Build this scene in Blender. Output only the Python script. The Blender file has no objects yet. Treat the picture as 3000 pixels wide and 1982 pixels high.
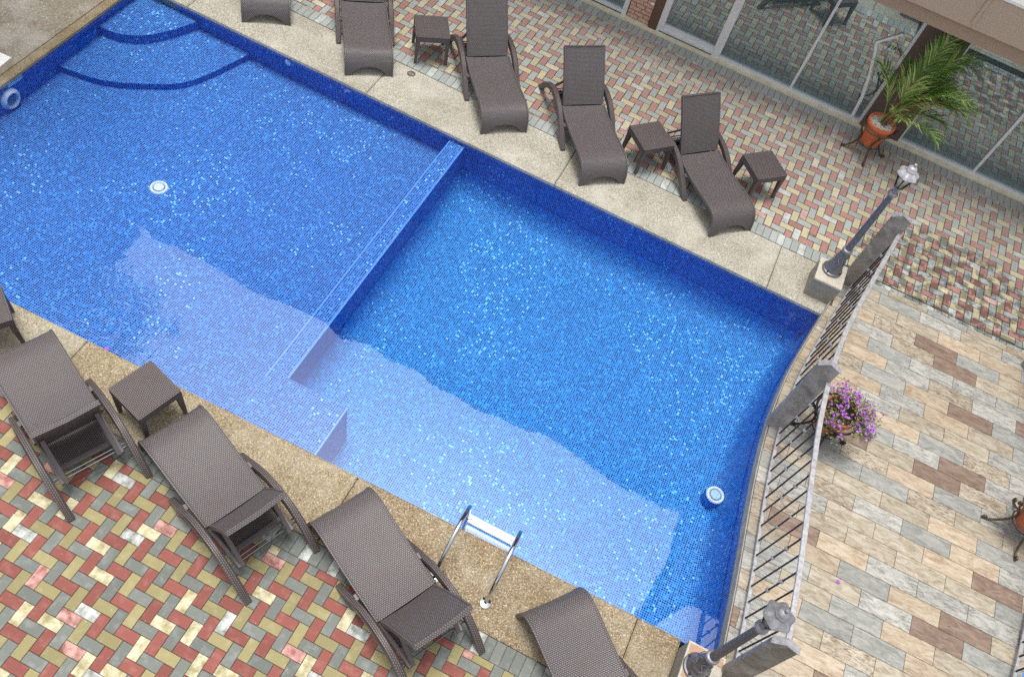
import bpy, math, random
from mathutils import Vector, Matrix

# ------------------------------------------------------------------ camera, world, sun, exposure
scene = bpy.context.scene
COL = scene.collection
CAM_H = 8.0
F_PX, PW, PH = 2486.66992, 3000.0, 1982.0
CR = ((0.89083861, 0.41866085, 0.176436), (0.44345919, -0.71688653, -0.53797551), (-0.0987447, 0.55749152, -0.8242892))
cam_data = bpy.data.cameras.new("camera")
cam = bpy.data.objects.new("camera", cam_data)
COL.objects.link(cam)
cam_data.sensor_width = 36.0
cam_data.lens = F_PX / PW * 36.0
cam_data.clip_start = 0.05
cam_data.clip_end = 2000.0
_r, _d, _f = Vector(CR[0]), Vector(CR[1]), Vector(CR[2])
cam.matrix_world = Matrix(((_r.x, -_d.x, -_f.x, 0), (_r.y, -_d.y, -_f.y, 0), (_r.z, -_d.z, -_f.z, CAM_H), (0, 0, 0, 1)))
scene.camera = cam
scene.cycles.use_denoising = False

SUN_EL, SUN_AZ = math.radians(84), math.radians(125)     # direction TO the sun, azimuth from +x counter-clockwise
world = bpy.data.worlds.new("World")
scene.world = world
world.use_nodes = True
wn, wl = world.node_tree.nodes, world.node_tree.links
bg = wn["Background"]
sky = wn.new("ShaderNodeTexSky")
sky.sky_type = 'NISHITA'
sky.sun_disc = False
sky.sun_elevation = SUN_EL
sky.sun_rotation = math.pi / 2 - SUN_AZ
sky.air_density = 1.0
sky.dust_density = 4.0
sky.ozone_density = 0.6
hs = wn.new("ShaderNodeHueSaturation")
hs.inputs["Saturation"].default_value = 0.22
hs.inputs["Value"].default_value = 1.0
wl.new(sky.outputs[0], hs.inputs["Color"])
wl.new(hs.outputs[0], bg.inputs["Color"])
bg.inputs["Strength"].default_value = 0.135
sun_d = bpy.data.lights.new("sun", 'SUN')
sun_d.energy = 1.5
sun_d.angle = math.radians(20)
sun_d.color = (1.0, 0.95, 0.87)
sun = bpy.data.objects.new("sun", sun_d)
COL.objects.link(sun)
sdir = Vector((math.cos(SUN_EL) * math.cos(SUN_AZ), math.cos(SUN_EL) * math.sin(SUN_AZ), math.sin(SUN_EL)))
sun.rotation_euler = sdir.to_track_quat('Z', 'Y').to_euler()
sun.location = sdir * 30
vs = scene.view_settings
vs.view_transform = 'Standard'
vs.look = 'None'
vs.gamma = 1.0
vs.use_curve_mapping = False
vs.exposure = 0.55

RND = random.Random(7)
PI = math.pi

# ------------------------------------------------------------------ helpers: meshes
def project(x, y, z=0.0):
    v = (x, y, z - CAM_H)
    c = [sum(CR[i][k] * v[k] for k in range(3)) for i in range(3)]
    if c[2] <= 0.1:
        return None
    return c[0] / c[2] * F_PX + PW / 2, c[1] / c[2] * F_PX + PH / 2

class MB:
    def __init__(self):
        self.v, self.f, self.uv, self.m = [], [], [], []
    def add(self, vs_, fs, uvs=None, mi=0):
        o = len(self.v)
        self.v += [tuple(p) for p in vs_]
        for k, f in enumerate(fs):
            self.f.append(tuple(i + o for i in f))
            self.m.append(mi)
            self.uv.append([uvs[i] for i in f] if uvs is not None else None)
    def box(self, x0, x1, y0, y1, z0, z1, mi=0):
        self.add([(x0, y0, z0), (x1, y0, z0), (x1, y1, z0), (x0, y1, z0), (x0, y0, z1), (x1, y0, z1), (x1, y1, z1), (x0, y1, z1)],
                 [(0, 3, 2, 1), (4, 5, 6, 7), (0, 1, 5, 4), (1, 2, 6, 5), (2, 3, 7, 6), (3, 0, 4, 7)], None, mi)
    def prism(self, pts, z0, z1, mi=0, bottom=True):
        n = len(pts)
        vs_ = [(p[0], p[1], z0) for p in pts] + [(p[0], p[1], z1) for p in pts]
        fs = [tuple(range(n, 2 * n))]
        if bottom:
            fs.append(tuple(reversed(range(n))))
        fs += [(i, (i + 1) % n, (i + 1) % n + n, i + n) for i in range(n)]
        self.add(vs_, fs, None, mi)
    def slabpiece(self, pts, z0, z1, bev=0.004, mi=0):
        """paving piece: vertical sides, chamfered arris, flat top (no bottom)"""
        n = len(pts)
        cx = sum(p[0] for p in pts) / n
        cy = sum(p[1] for p in pts) / n
        ins = []
        for i in range(n):
            a, b, c = Vector(pts[i - 1]), Vector(pts[i]), Vector(pts[(i + 1) % n])
            d1, d2 = (b - a), (c - b)
            if d1.length < 1e-6 or d2.length < 1e-6:
                ins.append((b.x, b.y)); continue
            n1 = Vector((-d1.y, d1.x)).normalized(); n2 = Vector((-d2.y, d2.x)).normalized()
            nn = n1 + n2
            if nn.length < 1e-6:
                ins.append((b.x, b.y)); continue
            nn.normalize()
            q = b + nn * (bev / max(0.35, nn.dot(n1)))
            ins.append((q.x, q.y))
        vs_ = [(p[0], p[1], z0) for p in pts] + [(p[0], p[1], z1 - bev * .7) for p in pts] + [(p[0], p[1], z1) for p in ins]
        fs = [tuple(range(2 * n, 3 * n))]
        for i in range(n):
            j = (i + 1) % n
            fs.append((i, j, j + n, i + n))
            fs.append((i + n, j + n, j + 2 * n, i + 2 * n))
        self.add(vs_, fs, None, mi)
    def tube(self, path, r, n=8, mi=0, caps=True, closed=False):
        P = [Vector(p) for p in path]
        m = len(P)
        rr = r if isinstance(r, (list, tuple)) else [r] * m
        rings = []
        up = Vector((0, 0, 1))
        prev = None
        for i in range(m):
            if closed:
                t = (P[(i + 1) % m] - P[i - 1]).normalized()
            else:
                t = (P[min(i + 1, m - 1)] - P[max(i - 1, 0)]).normalized()
            if prev is None:
                a = up if abs(t.z) < .9 else Vector((1, 0, 0))
                e = (a - t * a.dot(t)).normalized()
            else:
                e = (prev - t * prev.dot(t))
                e = e.normalized() if e.length > 1e-6 else prev
            prev = e
            b = t.cross(e)
            rings.append([P[i] + (e * math.cos(2 * PI * k / n) + b * math.sin(2 * PI * k / n)) * rr[i] for k in range(n)])
        vs_ = [p for ring in rings for p in ring]
        fs = []
        for i in range(m if closed else m - 1):
            j = (i + 1) % m
            for k in range(n):
                l = (k + 1) % n
                fs.append((i * n + k, i * n + l, j * n + l, j * n + k))
        if caps and not closed:
            fs.append(tuple(reversed(range(n))))
            fs.append(tuple(range((m - 1) * n, m * n)))
        self.add(vs_, fs, None, mi)
    def sweep(self, path, half_w, half_t, side, mi=0):
        """rectangular bar along path; side = width direction, thickness perpendicular to both; chamfered edges"""
        P = [Vector(p) for p in path]
        S = Vector(side).normalized()
        m = len(P)
        hw = half_w if isinstance(half_w, (list, tuple)) else [half_w] * m
        ht = half_t if isinstance(half_t, (list, tuple)) else [half_t] * m
        vs_, fs = [], []
        dist = 0.0
        uvs = []
        for i in range(m):
            t = (P[min(i + 1, m - 1)] - P[max(i - 1, 0)]).normalized()
            if i:
                dist += (P[i] - P[i - 1]).length
            N = S.cross(t).normalized()
            S2 = t.cross(N).normalized()
            c = min(hw[i], ht[i]) * .3
            per = 0
            for (a, b) in ((hw[i] - c, ht[i]), (hw[i], ht[i] - c), (hw[i], -ht[i] + c), (hw[i] - c, -ht[i]), (-hw[i] + c, -ht[i]), (-hw[i], -ht[i] + c), (-hw[i], ht[i] - c), (-hw[i] + c, ht[i])):
                vs_.append(P[i] + S2 * a + N * b)
                uvs.append((dist, a + b))
        for i in range(m - 1):
            for k in range(8):
                l = (k + 1) % 8
                fs.append((i * 8 + k, i * 8 + l, (i + 1) * 8 + l, (i + 1) * 8 + k))
        fs.append(tuple(range(8)))
        fs.append(tuple(reversed(range((m - 1) * 8, m * 8))))
        self.add(vs_, fs, uvs, mi)
    def lathe(self, prof, n=24, c=(0, 0, 0), mi=0):
        vs_, fs = [], []
        for (r, z) in prof:
            for k in range(n):
                a = 2 * PI * k / n
                vs_.append((c[0] + r * math.cos(a), c[1] + r * math.sin(a), c[2] + z))
        for i in range(len(prof) - 1):
            for k in range(n):
                l = (k + 1) % n
                fs.append((i * n + k, i * n + l, (i + 1) * n + l, (i + 1) * n + k))
        if prof[0][0] > 1e-4:
            fs.append(tuple(reversed(range(n))))
        if prof[-1][0] > 1e-4:
            fs.append(tuple(range((len(prof) - 1) * n, len(prof) * n)))
        self.add(vs_, fs, None, mi)
    def mesh(self, name, mats, smooth=False):
        me = bpy.data.meshes.new(name)
        me.from_pydata(self.v, [], self.f)
        for m in (mats if isinstance(mats, (list, tuple)) else [mats]):
            me.materials.append(m)
        me.polygons.foreach_set("material_index", self.m)
        uvl = me.uv_layers.new(name="uv")
        data = []
        for p, fuv in zip(me.polygons, self.uv):
            if fuv is not None:
                for u in fuv:
                    data += [u[0], u[1]]
            else:
                nx, ny, nz = abs(p.normal.x), abs(p.normal.y), abs(p.normal.z)
                for vi in p.vertices:
                    q = me.vertices[vi].co
                    if nz >= nx and nz >= ny:
                        data += [q.x, q.y]
                    elif ny >= nx:
                        data += [q.x, q.z]
                    else:
                        data += [q.y, q.z]
        uvl.data.foreach_set("uv", data)
        if smooth:
            me.polygons.foreach_set("use_smooth", [True] * len(me.polygons))
            try:
                me.set_sharp_from_angle(angle=math.radians(38))
            except Exception:
                pass
        me.update()
        return me
    def obj(self, name, mats, parent=None, smooth=False, **props):
        o = bpy.data.objects.new(name, self.mesh(name, mats, smooth))
        COL.objects.link(o)
        if parent is not None:
            o.parent = parent
        for k, v in props.items():
            o[k] = v
        return o

def thing(name, label, category, loc=(0, 0, 0), rz=0.0, group=None):
    o = bpy.data.objects.new(name, None)
    COL.objects.link(o)
    o.empty_display_size = .1
    o.location = loc
    o.rotation_euler = (0, 0, rz)
    o["label"] = label
    o["category"] = category
    if group:
        o["group"] = group
    return o

def copy_tree(o, parent=None):
    c = o.copy()
    COL.objects.link(c)
    if parent is not None:
        c.parent = parent
    for ch in list(o.children):
        copy_tree(ch, c)
    return c

# ------------------------------------------------------------------ helpers: materials
def lin(r, g, b):
    def f(c):
        c /= 255.0
        return c / 12.92 if c <= .04045 else ((c + .055) / 1.055) ** 2.4
    return (f(r), f(g), f(b), 1.0)

class NT:
    def __init__(self, name):
        self.mat = bpy.data.materials.new(name)
        self.mat.use_nodes = True
        self.t = self.mat.node_tree
        self.n, self.l = self.t.nodes, self.t.links
        self.b = self.n["Principled BSDF"]
        self.out = self.n["Material Output"]
    def node(self, typ, **kw):
        nd = self.n.new(typ)
        for k, v in kw.items():
            setattr(nd, k, v)
        return nd
    def put(self, sock, val):
        if hasattr(val, "links") or isinstance(val, bpy.types.NodeSocket):
            self.l.new(val, sock)
        else:
            sock.default_value = val
    def math(self, op, a, b=0.0, clamp=False):
        nd = self.node("ShaderNodeMath", operation=op)
        nd.use_clamp = clamp
        self.put(nd.inputs[0], a)
        self.put(nd.inputs[1], b)
        return nd.outputs[0]
    def mix(self, fac, a, b, blend='MIX'):
        nd = self.node("ShaderNodeMix", data_type='RGBA', blend_type=blend)
        self.put(nd.inputs[0], fac)
        self.put(nd.inputs[6], a)
        self.put(nd.inputs[7], b)
        return nd.outputs[2]
    def noise(self, scale, detail=3.0, rough=.55, vec=None, dist=0.0):
        nd = self.node("ShaderNodeTexNoise")
        nd.inputs["Scale"].default_value = scale
        nd.inputs["Detail"].default_value = detail
        nd.inputs["Roughness"].default_value = rough
        nd.inputs["Distortion"].default_value = dist
        if vec is not None:
            self.l.new(vec, nd.inputs["Vector"])
        return nd.outputs[0]
    def ramp(self, fac, stops, interp='LINEAR'):
        nd = self.node("ShaderNodeValToRGB")
        cr = nd.color_ramp
        cr.interpolation = interp
        while len(cr.elements) < len(stops):
            cr.elements.new(.5)
        for e, (p, c) in zip(cr.elements, stops):
            e.position = p
            e.color = c if not isinstance(c, (int, float)) else (c, c, c, 1)
        self.l.new(fac, nd.inputs[0])
        return nd.outputs[0]
    def world_pos(self):
        return self.node("ShaderNodeNewGeometry").outputs["Position"]
    def uv(self):
        return self.node("ShaderNodeUVMap", uv_map="uv").outputs[0]
    def rnd(self):
        """one random number per piece, whether it is its own object or an island of a joined mass"""
        a = self.node("ShaderNodeObjectInfo").outputs["Random"]
        b = self.node("ShaderNodeNewGeometry").outputs["Random Per Island"]
        return self.math('FRACT', self.math('ADD', a, b))
    def bump(self, height, strength=.3, dist=.01):
        nd = self.node("ShaderNodeBump")
        nd.inputs["Strength"].default_value = strength
        nd.inputs["Distance"].default_value = dist
        self.l.new(height, nd.inputs["Height"])
        self.l.new(nd.outputs[0], self.b.inputs["Normal"])
    def set(self, color=None, rough=None, metal=None, spec=None):
        if color is not None:
            self.put(self.b.inputs["Base Color"], color)
        if rough is not None:
            self.put(self.b.inputs["Roughness"], rough)
        if metal is not None:
            self.put(self.b.inputs["Metallic"], metal)
        if spec is not None:
            self.put(self.b.inputs["Specular IOR Level"], spec)
        return self

def simple(name, col, rough=.6, metal=0.0, var=.12, scale=18.0, bump=0.0, spec=.5):
    t = NT(name)
    n = t.noise(scale, 4, .6, t.world_pos())
    dark = tuple(c * (1 - var) for c in col[:3]) + (1,)
    light = tuple(min(1, c * (1 + var)) for c in col[:3]) + (1,)
    t.set(t.ramp(n, [(.3, dark), (.7, light)]), rough, metal, spec)
    if bump:
        t.bump(n, bump, .004)
    return t.mat

def m_paver(name, base, pale, stained=False, pale_amt=.12, seed=0.0):
    t = NT(name)
    P = t.world_pos()
    r = t.rnd()
    fine = t.noise(260, 2, .6, P)
    blot = t.noise(11, 4, .6, P)
    col = t.mix(t.math('MULTIPLY', fine, .55), base, tuple(c * .62 for c in base[:3]) + (1,))
    # brightness from piece to piece
    hv = t.node("ShaderNodeHueSaturation")
    t.put(hv.inputs["Value"], t.math('ADD', t.math('MULTIPLY', r, .26), .87))
    t.put(hv.inputs["Color"], col)
    col = hv.outputs[0]
    # lime bloom on a few pieces
    r2 = t.math('FRACT', t.math('MULTIPLY', r, 17.31))
    on = t.math('GREATER_THAN', r2, 1 - pale_amt)
    bl = t.ramp(blot, [(.33, 0.0), (.62, 1.0)])
    col = t.mix(t.math('MULTIPLY', t.math('MULTIPLY', on, bl), .85), col, pale)
    col = t.mix(t.math('MULTIPLY', t.ramp(blot, [(.5, 0.0), (.8, 1.0)]), .22), col, pale)
    if stained:
        sep = t.node("ShaderNodeSeparateXYZ")
        t.l.new(P, sep.inputs[0])
        # damp, dirty area beside the tiled walkway
        dx = t.math('DIVIDE', t.math('SUBTRACT', sep.outputs[0], 3.75), 1.45)
        dy = t.math('DIVIDE', t.math('SUBTRACT', sep.outputs[1], 9.35), 1.0)
        d2 = t.math('ADD', t.math('MULTIPLY', dx, dx), t.math('MULTIPLY', dy, dy))
        area = t.math('SUBTRACT', 1.0, d2, True)
        sn = t.ramp(t.noise(6.5, 4, .65, P), [(.45, 0.0), (.53, 1.0)])
        area = t.math('MULTIPLY', t.math('MINIMUM', t.math('MULTIPLY', area, 3.0), 1.0), sn)
        # small damp spots by the loungers
        sn2 = t.ramp(t.noise(1.9, 3, .6, P), [(.64, 0.0), (.70, .8)])
        nr = t.math('SUBTRACT', 1.0, t.math('MULTIPLY', t.math('ABSOLUTE', t.math('SUBTRACT', sep.outputs[1], 9.1)), 1.5), True)
        area = t.math('MAXIMUM', area, t.math('MULTIPLY', sn2, nr))
        dk = tuple(c * .33 for c in base[:3]) + (1,)
        col = t.mix(t.math('MULTIPLY', area, .85), col, dk)
        # bleached towards the building
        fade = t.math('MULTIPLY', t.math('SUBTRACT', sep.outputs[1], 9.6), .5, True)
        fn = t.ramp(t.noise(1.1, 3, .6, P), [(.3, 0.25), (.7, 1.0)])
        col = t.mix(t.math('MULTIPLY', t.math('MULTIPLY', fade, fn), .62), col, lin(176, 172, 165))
    t.set(col, .86, 0, .3)
    t.bump(fine, .35, .002)
    return t.mat

def m_stone_tile(name, stops, vein=.5, streak=None):
    t = NT(name)
    P = t.world_pos()
    mp = t.node("ShaderNodeMapping")
    mp.inputs["Rotation"].default_value = (0, 0, -.45)
    mp.inputs["Scale"].default_value = (1.0, 3.2, 1.0)
    t.l.new(P, mp.inputs[0])
    r = t.rnd()
    off = t.node("ShaderNodeVectorMath", operation='ADD')
    cmb = t.node("ShaderNodeCombineXYZ")
    t.put(cmb.inputs[0], t.math('MULTIPLY', r, 37.0))
    t.put(cmb.inputs[1], t.math('MULTIPLY', r, 91.0))
    t.l.new(mp.outputs[0], off.inputs[0])
    t.l.new(cmb.outputs[0], off.inputs[1])
    v = off.outputs[0]
    n1 = t.noise(5.5, 6, .62, v, 1.2)
    n2 = t.noise(26, 5, .65, v, .6)
    col = t.ramp(n1, stops)
    col = t.mix(t.math('MULTIPLY', t.ramp(n2, [(.42, 0.0), (.7, 1.0)]), vein), col, stops[-1][1])
    col = t.mix(t.math('MULTIPLY', t.ramp(n2, [(.25, 1.0), (.44, 0.0)]), vein * .8), col, stops[0][1])
    if streak:
        s = t.ramp(t.noise(9, 5, .7, v, 2.0), [(.5, 0.0), (.62, 1.0)])
        col = t.mix(t.math('MULTIPLY', s, .75), col, streak)
    hv = t.node("ShaderNodeHueSaturation")
    t.put(hv.inputs["Value"], t.math('ADD', t.math('MULTIPLY', t.math('FRACT', t.math('MULTIPLY', r, 7.7)), .14), .57))
    hv.inputs["Saturation"].default_value = .80
    t.put(hv.inputs["Color"], col)
    t.set(hv.outputs[0], .62, 0, .4)
    t.bump(n2, .3, .004)
    return t.mat

def m_pebble(name, a, b, c, bloom=None, scale=95):
    t = NT(name)
    P = t.world_pos()
    vo = t.node("ShaderNodeTexVoronoi")
    vo.inputs["Scale"].default_value = scale
    t.l.new(P, vo.inputs["Vector"])
    sp = t.node("ShaderNodeSeparateColor")
    t.l.new(vo.outputs["Color"], sp.inputs[0])
    col = t.ramp(sp.outputs[0], [(0.0, a), (.3, b), (.75, b), (1.0, c)])
    col = t.mix(t.math('MULTIPLY', t.ramp(vo.outputs["Distance"], [(.35, 0.0), (.75, 1.0)]), .6), col, a)
    big = t.noise(1.3, 5, .62, P)
    col = t.mix(t.ramp(big, [(.36, .32), (.6, 0.0)]), col, a)
    if bloom:
        bn = t.ramp(t.noise(1.7, 6, .7, P, .1), [(.46, 0.0), (.66, .35)])
        col = t.mix(bn, col, bloom)
    t.set(col, .8, 0, .35)
    t.bump(vo.outputs["Distance"], .35, .004)
    return t.mat

def m_mosaic(name, stops, grout):
    t = NT(name)
    sc = t.node("ShaderNodeVectorMath", operation='SCALE')
    t.l.new(t.uv(), sc.inputs[0])
    sc.inputs["Scale"].default_value = 1 / .0262
    fl = t.node("ShaderNodeVectorMath", operation='FLOOR')
    t.l.new(sc.outputs[0], fl.inputs[0])
    fr = t.node("ShaderNodeVectorMath", operation='FRACTION')
    t.l.new(sc.outputs[0], fr.inputs[0])
    wnz = t.node("ShaderNodeTexWhiteNoise", noise_dimensions='3D')
    t.l.new(fl.outputs[0], wnz.inputs[0])
    sx = t.node("ShaderNodeSeparateXYZ")
    t.l.new(fr.outputs[0], sx.inputs[0])
    gx = t.math('GREATER_THAN', t.math('ABSOLUTE', t.math('SUBTRACT', sx.outputs[0], .5)), .395)
    gy = t.math('GREATER_THAN', t.math('ABSOLUTE', t.math('SUBTRACT', sx.outputs[1], .5)), .395)
    g = t.math('MAXIMUM', gx, gy)
    cloud = t.noise(.9, 4, .6, t.world_pos())
    w = t.math('ADD', wnz.outputs[0], t.math('MULTIPLY', t.math('SUBTRACT', cloud, .5), .34))
    tile = t.ramp(w, stops, 'CONSTANT')
    col = t.mix(g, tile, grout)
    t.set(col, .55, 0, .06)
    return t.mat

def m_weave(name, base, cw=.03, rh=.0155):
    t = NT(name)
    sx = t.node("ShaderNodeSeparateXYZ")
    t.l.new(t.uv(), sx.inputs[0])
    v = t.math('DIVIDE', sx.outputs[1], rh)
    row = t.math('FLOOR', v)
    fv = t.math('ABSOLUTE', t.math('SUBTRACT', t.math('FRACT', t.math('ADD', v, 100.0)), .5))
    par = t.math('MULTIPLY', t.math('MODULO', t.math('ADD', row, 1000.0), 2.0), .5)
    uu = t.math('ADD', t.math('DIVIDE', sx.outputs[0], cw), par)
    over = t.math('ADD', .5, t.math('MULTIPLY', t.math('COSINE', t.math('MULTIPLY', uu, 2 * PI)), .5))
    strand = t.ramp(fv, [(.26, 1.0), (.46, 0.0)])
    h = t.math('MULTIPLY', strand, t.math('ADD', .30, t.math('MULTIPLY', t.ramp(over, [(.12, 0.0), (.55, 1.0)]), .70)))
    big = t.noise(5, 4, .6, t.world_pos())
    spk = t.ramp(t.noise(90, 2, .5, t.world_pos()), [(.70, 0.0), (.76, .5)])
    col = t.mix(h, tuple(c * .14 for c in base[:3]) + (1,), tuple(min(1, c * 1.18) for c in base[:3]) + (1,))
    col = t.mix(t.ramp(big, [(.35, .25), (.7, 0.0)]), col, lin(92, 74, 64))
    col = t.mix(t.math('MULTIPLY', spk, .25), col, lin(170, 165, 160))
    t.set(col, .42, 0, .5)
    t.bump(h, .7, .004)
    return t.mat

M = {}
M['red'] = m_paver("red paver", lin(148, 90, 82), lin(214, 172, 164), pale_amt=.10)
M['yel'] = m_paver("yellow paver", lin(160, 151, 110), lin(222, 216, 186), pale_amt=.22)
M['gry'] = m_paver("grey paver", lin(124, 129, 124), lin(212, 215, 212), pale_amt=.12)
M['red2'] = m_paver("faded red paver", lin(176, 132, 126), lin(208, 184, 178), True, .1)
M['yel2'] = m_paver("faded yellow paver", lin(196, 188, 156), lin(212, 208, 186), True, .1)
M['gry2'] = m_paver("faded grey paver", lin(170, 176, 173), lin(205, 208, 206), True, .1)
M['trim'] = simple('pale blue trim tile', (.16, .38, .85, 1), .3, var=.1)
M['sand'] = simple("joint sand", lin(62, 58, 50), .95, var=.3, scale=60)
M['sandy'] = simple("dusty joint sand", lin(92, 88, 78), .95, var=.3, scale=60)
M['peb_near'] = m_pebble("golden washed pebble", lin(98, 82, 60), lin(164, 146, 116), lin(226, 214, 192), lin(196, 190, 172), 105)
M['peb_pale'] = m_pebble("pale worn pebble", lin(120, 110, 90), lin(184, 176, 154), lin(226, 220, 204), lin(208, 204, 190), 105)
M['peb_mid'] = m_pebble("worn golden pebble", lin(108, 94, 70), lin(174, 159, 130), lin(226, 216, 196), lin(204, 197, 178), 105)
M['peb_far'] = m_pebble("pale washed pebble", lin(124, 118, 102), lin(190, 186, 172), lin(232, 230, 220), lin(216, 214, 206), 110)
M['conc_left'] = m_pebble("weathered concrete", lin(124, 116, 104), lin(156, 146, 130), lin(190, 184, 170), lin(212, 213, 208), 60)
M['coping'] = m_pebble("tan coping nose", lin(112, 98, 74), lin(152, 138, 110), lin(190, 178, 152), lin(200, 196, 182), 110)
M['mosaic'] = m_mosaic("blue glass mosaic", [(0, (.003, .034, .22, 1)), (.34, (.008, .082, .37, 1)), (.66, (.02, .165, .55, 1)), (.91, (.06, .30, .72, 1)), (.986, (.30, .68, .90, 1))], (.20, .44, .86, 1))
M['mosaic_glow'] = m_mosaic("glow brightened mosaic", [(0, (.002, .045, .24, 1)), (.30, (.006, .12, .44, 1)), (.62, (.014, .20, .60, 1)), (.90, (.05, .38, .80, 1)), (.984, (.30, .74, .92, 1))], (.15, .50, .92, 1))  # same mosaic brightened so the deep end's glow is in the colour
M['weave'] = m_weave("dark brown resin weave", lin(112, 107, 110), .024, .0165)
M['weave_fine'] = m_weave("fine resin weave", lin(104, 97, 99), .025, .017)
M['resin'] = simple("brown resin", lin(96, 89, 91), .42, var=.12, scale=25)
M['rod'] = simple("grey metal rod", lin(120, 120, 122), .35, .9, .1)
M['tile_tan'] = m_stone_tile("tan stone tile", [(.36, lin(164, 144, 114)), (.5, lin(198, 182, 152)), (.64, lin(222, 212, 190))], .5)
M['tile_peach'] = m_stone_tile("peach stone tile", [(.36, lin(180, 148, 112)), (.5, lin(212, 186, 150)), (.64, lin(228, 212, 182))], .45)
M['tile_grey'] = m_stone_tile("blue grey stone tile", [(.36, lin(150, 154, 150)), (.5, lin(178, 181, 174)), (.64, lin(204, 203, 194))], .45)
M['tile_pale'] = m_stone_tile("pale veined stone tile", [(.36, lin(138, 140, 134)), (.5, lin(188, 187, 178)), (.64, lin(226, 224, 214))], .85)
M['tile_brown'] = m_stone_tile("brown stone tile", [(.36, lin(136, 104, 84)), (.5, lin(160, 128, 107)), (.64, lin(180, 152, 130))], .35)
M['tile_streak'] = m_stone_tile("streaked stone tile", [(.36, lin(160, 138, 108)), (.5, lin(204, 186, 156)), (.64, lin(226, 216, 194))], .6, lin(112, 84, 64))
M['grout'] = simple("tile grout", lin(86, 80, 70), .9, var=.2)
M['slab'] = simple("grey concrete", lin(160, 155, 146), .85, var=.18, scale=9, bump=.2)
M['ped'] = simple("cast concrete", lin(148, 144, 134), .85, var=.16, scale=12, bump=.2)
M['pedtop'] = simple("white mortar cap", lin(200, 194, 180), .8, var=.14, scale=14, bump=.2)
M['terrac_tile'] = simple("terracotta edging", lin(186, 152, 128), .7, var=.14, scale=14)
M['alu'] = simple("white aluminium", lin(226, 228, 231), .4, .1, .06)
M['aludark'] = simple("dark groove and shadow strip", lin(40, 42, 46), .5)
M['sill'] = simple("cream sill", lin(228, 221, 196), .75, var=.14, scale=7, bump=.15)
M['wall'] = simple("tan painted render", lin(168, 144, 124), .85, var=.07, scale=22, bump=.15)
M['wall_light'] = simple("light tan render", lin(186, 166, 146), .85, var=.07, scale=30, bump=.15)
M['pillar'] = simple("dark brown render", lin(104, 88, 80), .85, var=.1, scale=14, bump=.15)
M['brownpost'] = simple("brown timber jamb", lin(104, 78, 62), .6, var=.15, scale=20)
M['white'] = simple("white paint", lin(240, 240, 236), .6, var=.04)
M['brick'] = simple("pale clay brick", lin(206, 168, 148), .85, var=.28, scale=30, bump=.3)
M['brickjoint'] = simple("brick joint", lin(58, 42, 36), .9)
M['plank'] = None
M['galv'] = simple("galvanised steel", lin(172, 172, 176), .5, .35, .3, 26)
M['irondark'] = simple("dark wrought iron", lin(58, 48, 50), .5, .5, .2, 40)
M['ironbrown'] = simple("bronze iron", lin(96, 82, 68), .45, .5, .2, 40)
M['lamp'] = simple("pewter lamp metal", lin(122, 122, 130), .38, .55, .22, 30)
M['lampcap'] = simple("bright lamp cap", lin(150, 150, 155), .4, .4, .25, 30)
M['crownbright'] = simple("bright painted crown", lin(178, 178, 182), .4, .2, .2, 30)
M['terra'] = simple("terracotta pot", lin(208, 112, 72), .75, var=.14, scale=16, bump=.1)
M['terra2'] = simple("dusty terracotta pot", lin(176, 104, 76), .75, var=.16, scale=16, bump=.1)
M['pebwhite'] = m_pebble("white pebbles", lin(120, 110, 100), lin(226, 222, 214), lin(245, 243, 238), None, 70)
M['soil'] = simple("potting soil", lin(70, 54, 40), .95, var=.3, scale=60)
M['chrome'] = simple("polished steel", lin(215, 218, 224), .08, 1.0, .04)
M['plastic'] = simple("white plastic", lin(248, 250, 250), .35, var=.02)
M['lens'] = simple("frosted lamp lens", lin(200, 224, 226), .3, var=.03)
M['lensgrey'] = simple("grey lens", lin(120, 140, 170), .25, var=.1)
M['stem'] = simple("red palm stem", lin(122, 62, 48), .6, var=.25, scale=30)
M['bark'] = simple("palm bark", lin(120, 104, 84), .9, var=.3, scale=20, bump=.4)
M['petal'] = simple("violet petal", lin(170, 84, 200), .6, var=.2, scale=50)
M['curtain'] = simple("room floor", lin(120, 138, 140), .7, var=.1)
M['hose'] = simple("white plastic trunking", lin(240, 243, 240), .5, var=.06)

def m_leaf(name, c1, c2, c3):
    t = NT(name)
    r = t.node("ShaderNodeNewGeometry").outputs["Random Per Island"]
    t.set(t.ramp(r, [(0, c1), (.6, c2), (1, c3)]), .45, 0, .5)
    tr = t.node("ShaderNodeBsdfTranslucent")
    t.l.new(t.ramp(r, [(0, c1), (1, c3)]), tr.inputs[0])
    mx = t.node("ShaderNodeMixShader")
    mx.inputs[0].default_value = .25
    t.l.new(t.b.outputs[0], mx.inputs[1])
    t.l.new(tr.outputs[0], mx.inputs[2])
    t.l.new(mx.outputs[0], t.out.inputs[0])
    return t.mat
M['frond'] = m_leaf("palm leaflet green", lin(78, 116, 52), lin(130, 172, 80), lin(206, 210, 138))
M['frond_dry'] = m_leaf("dry leaflet", lin(150, 140, 84), lin(186, 172, 120), lin(206, 196, 150))
M['leaf'] = m_leaf("bush leaf", lin(72, 100, 44), lin(132, 158, 74), lin(214, 220, 150))
M['flower'] = m_leaf("violet flower", lin(150, 62, 190), lin(190, 100, 220), lin(226, 166, 238))

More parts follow.
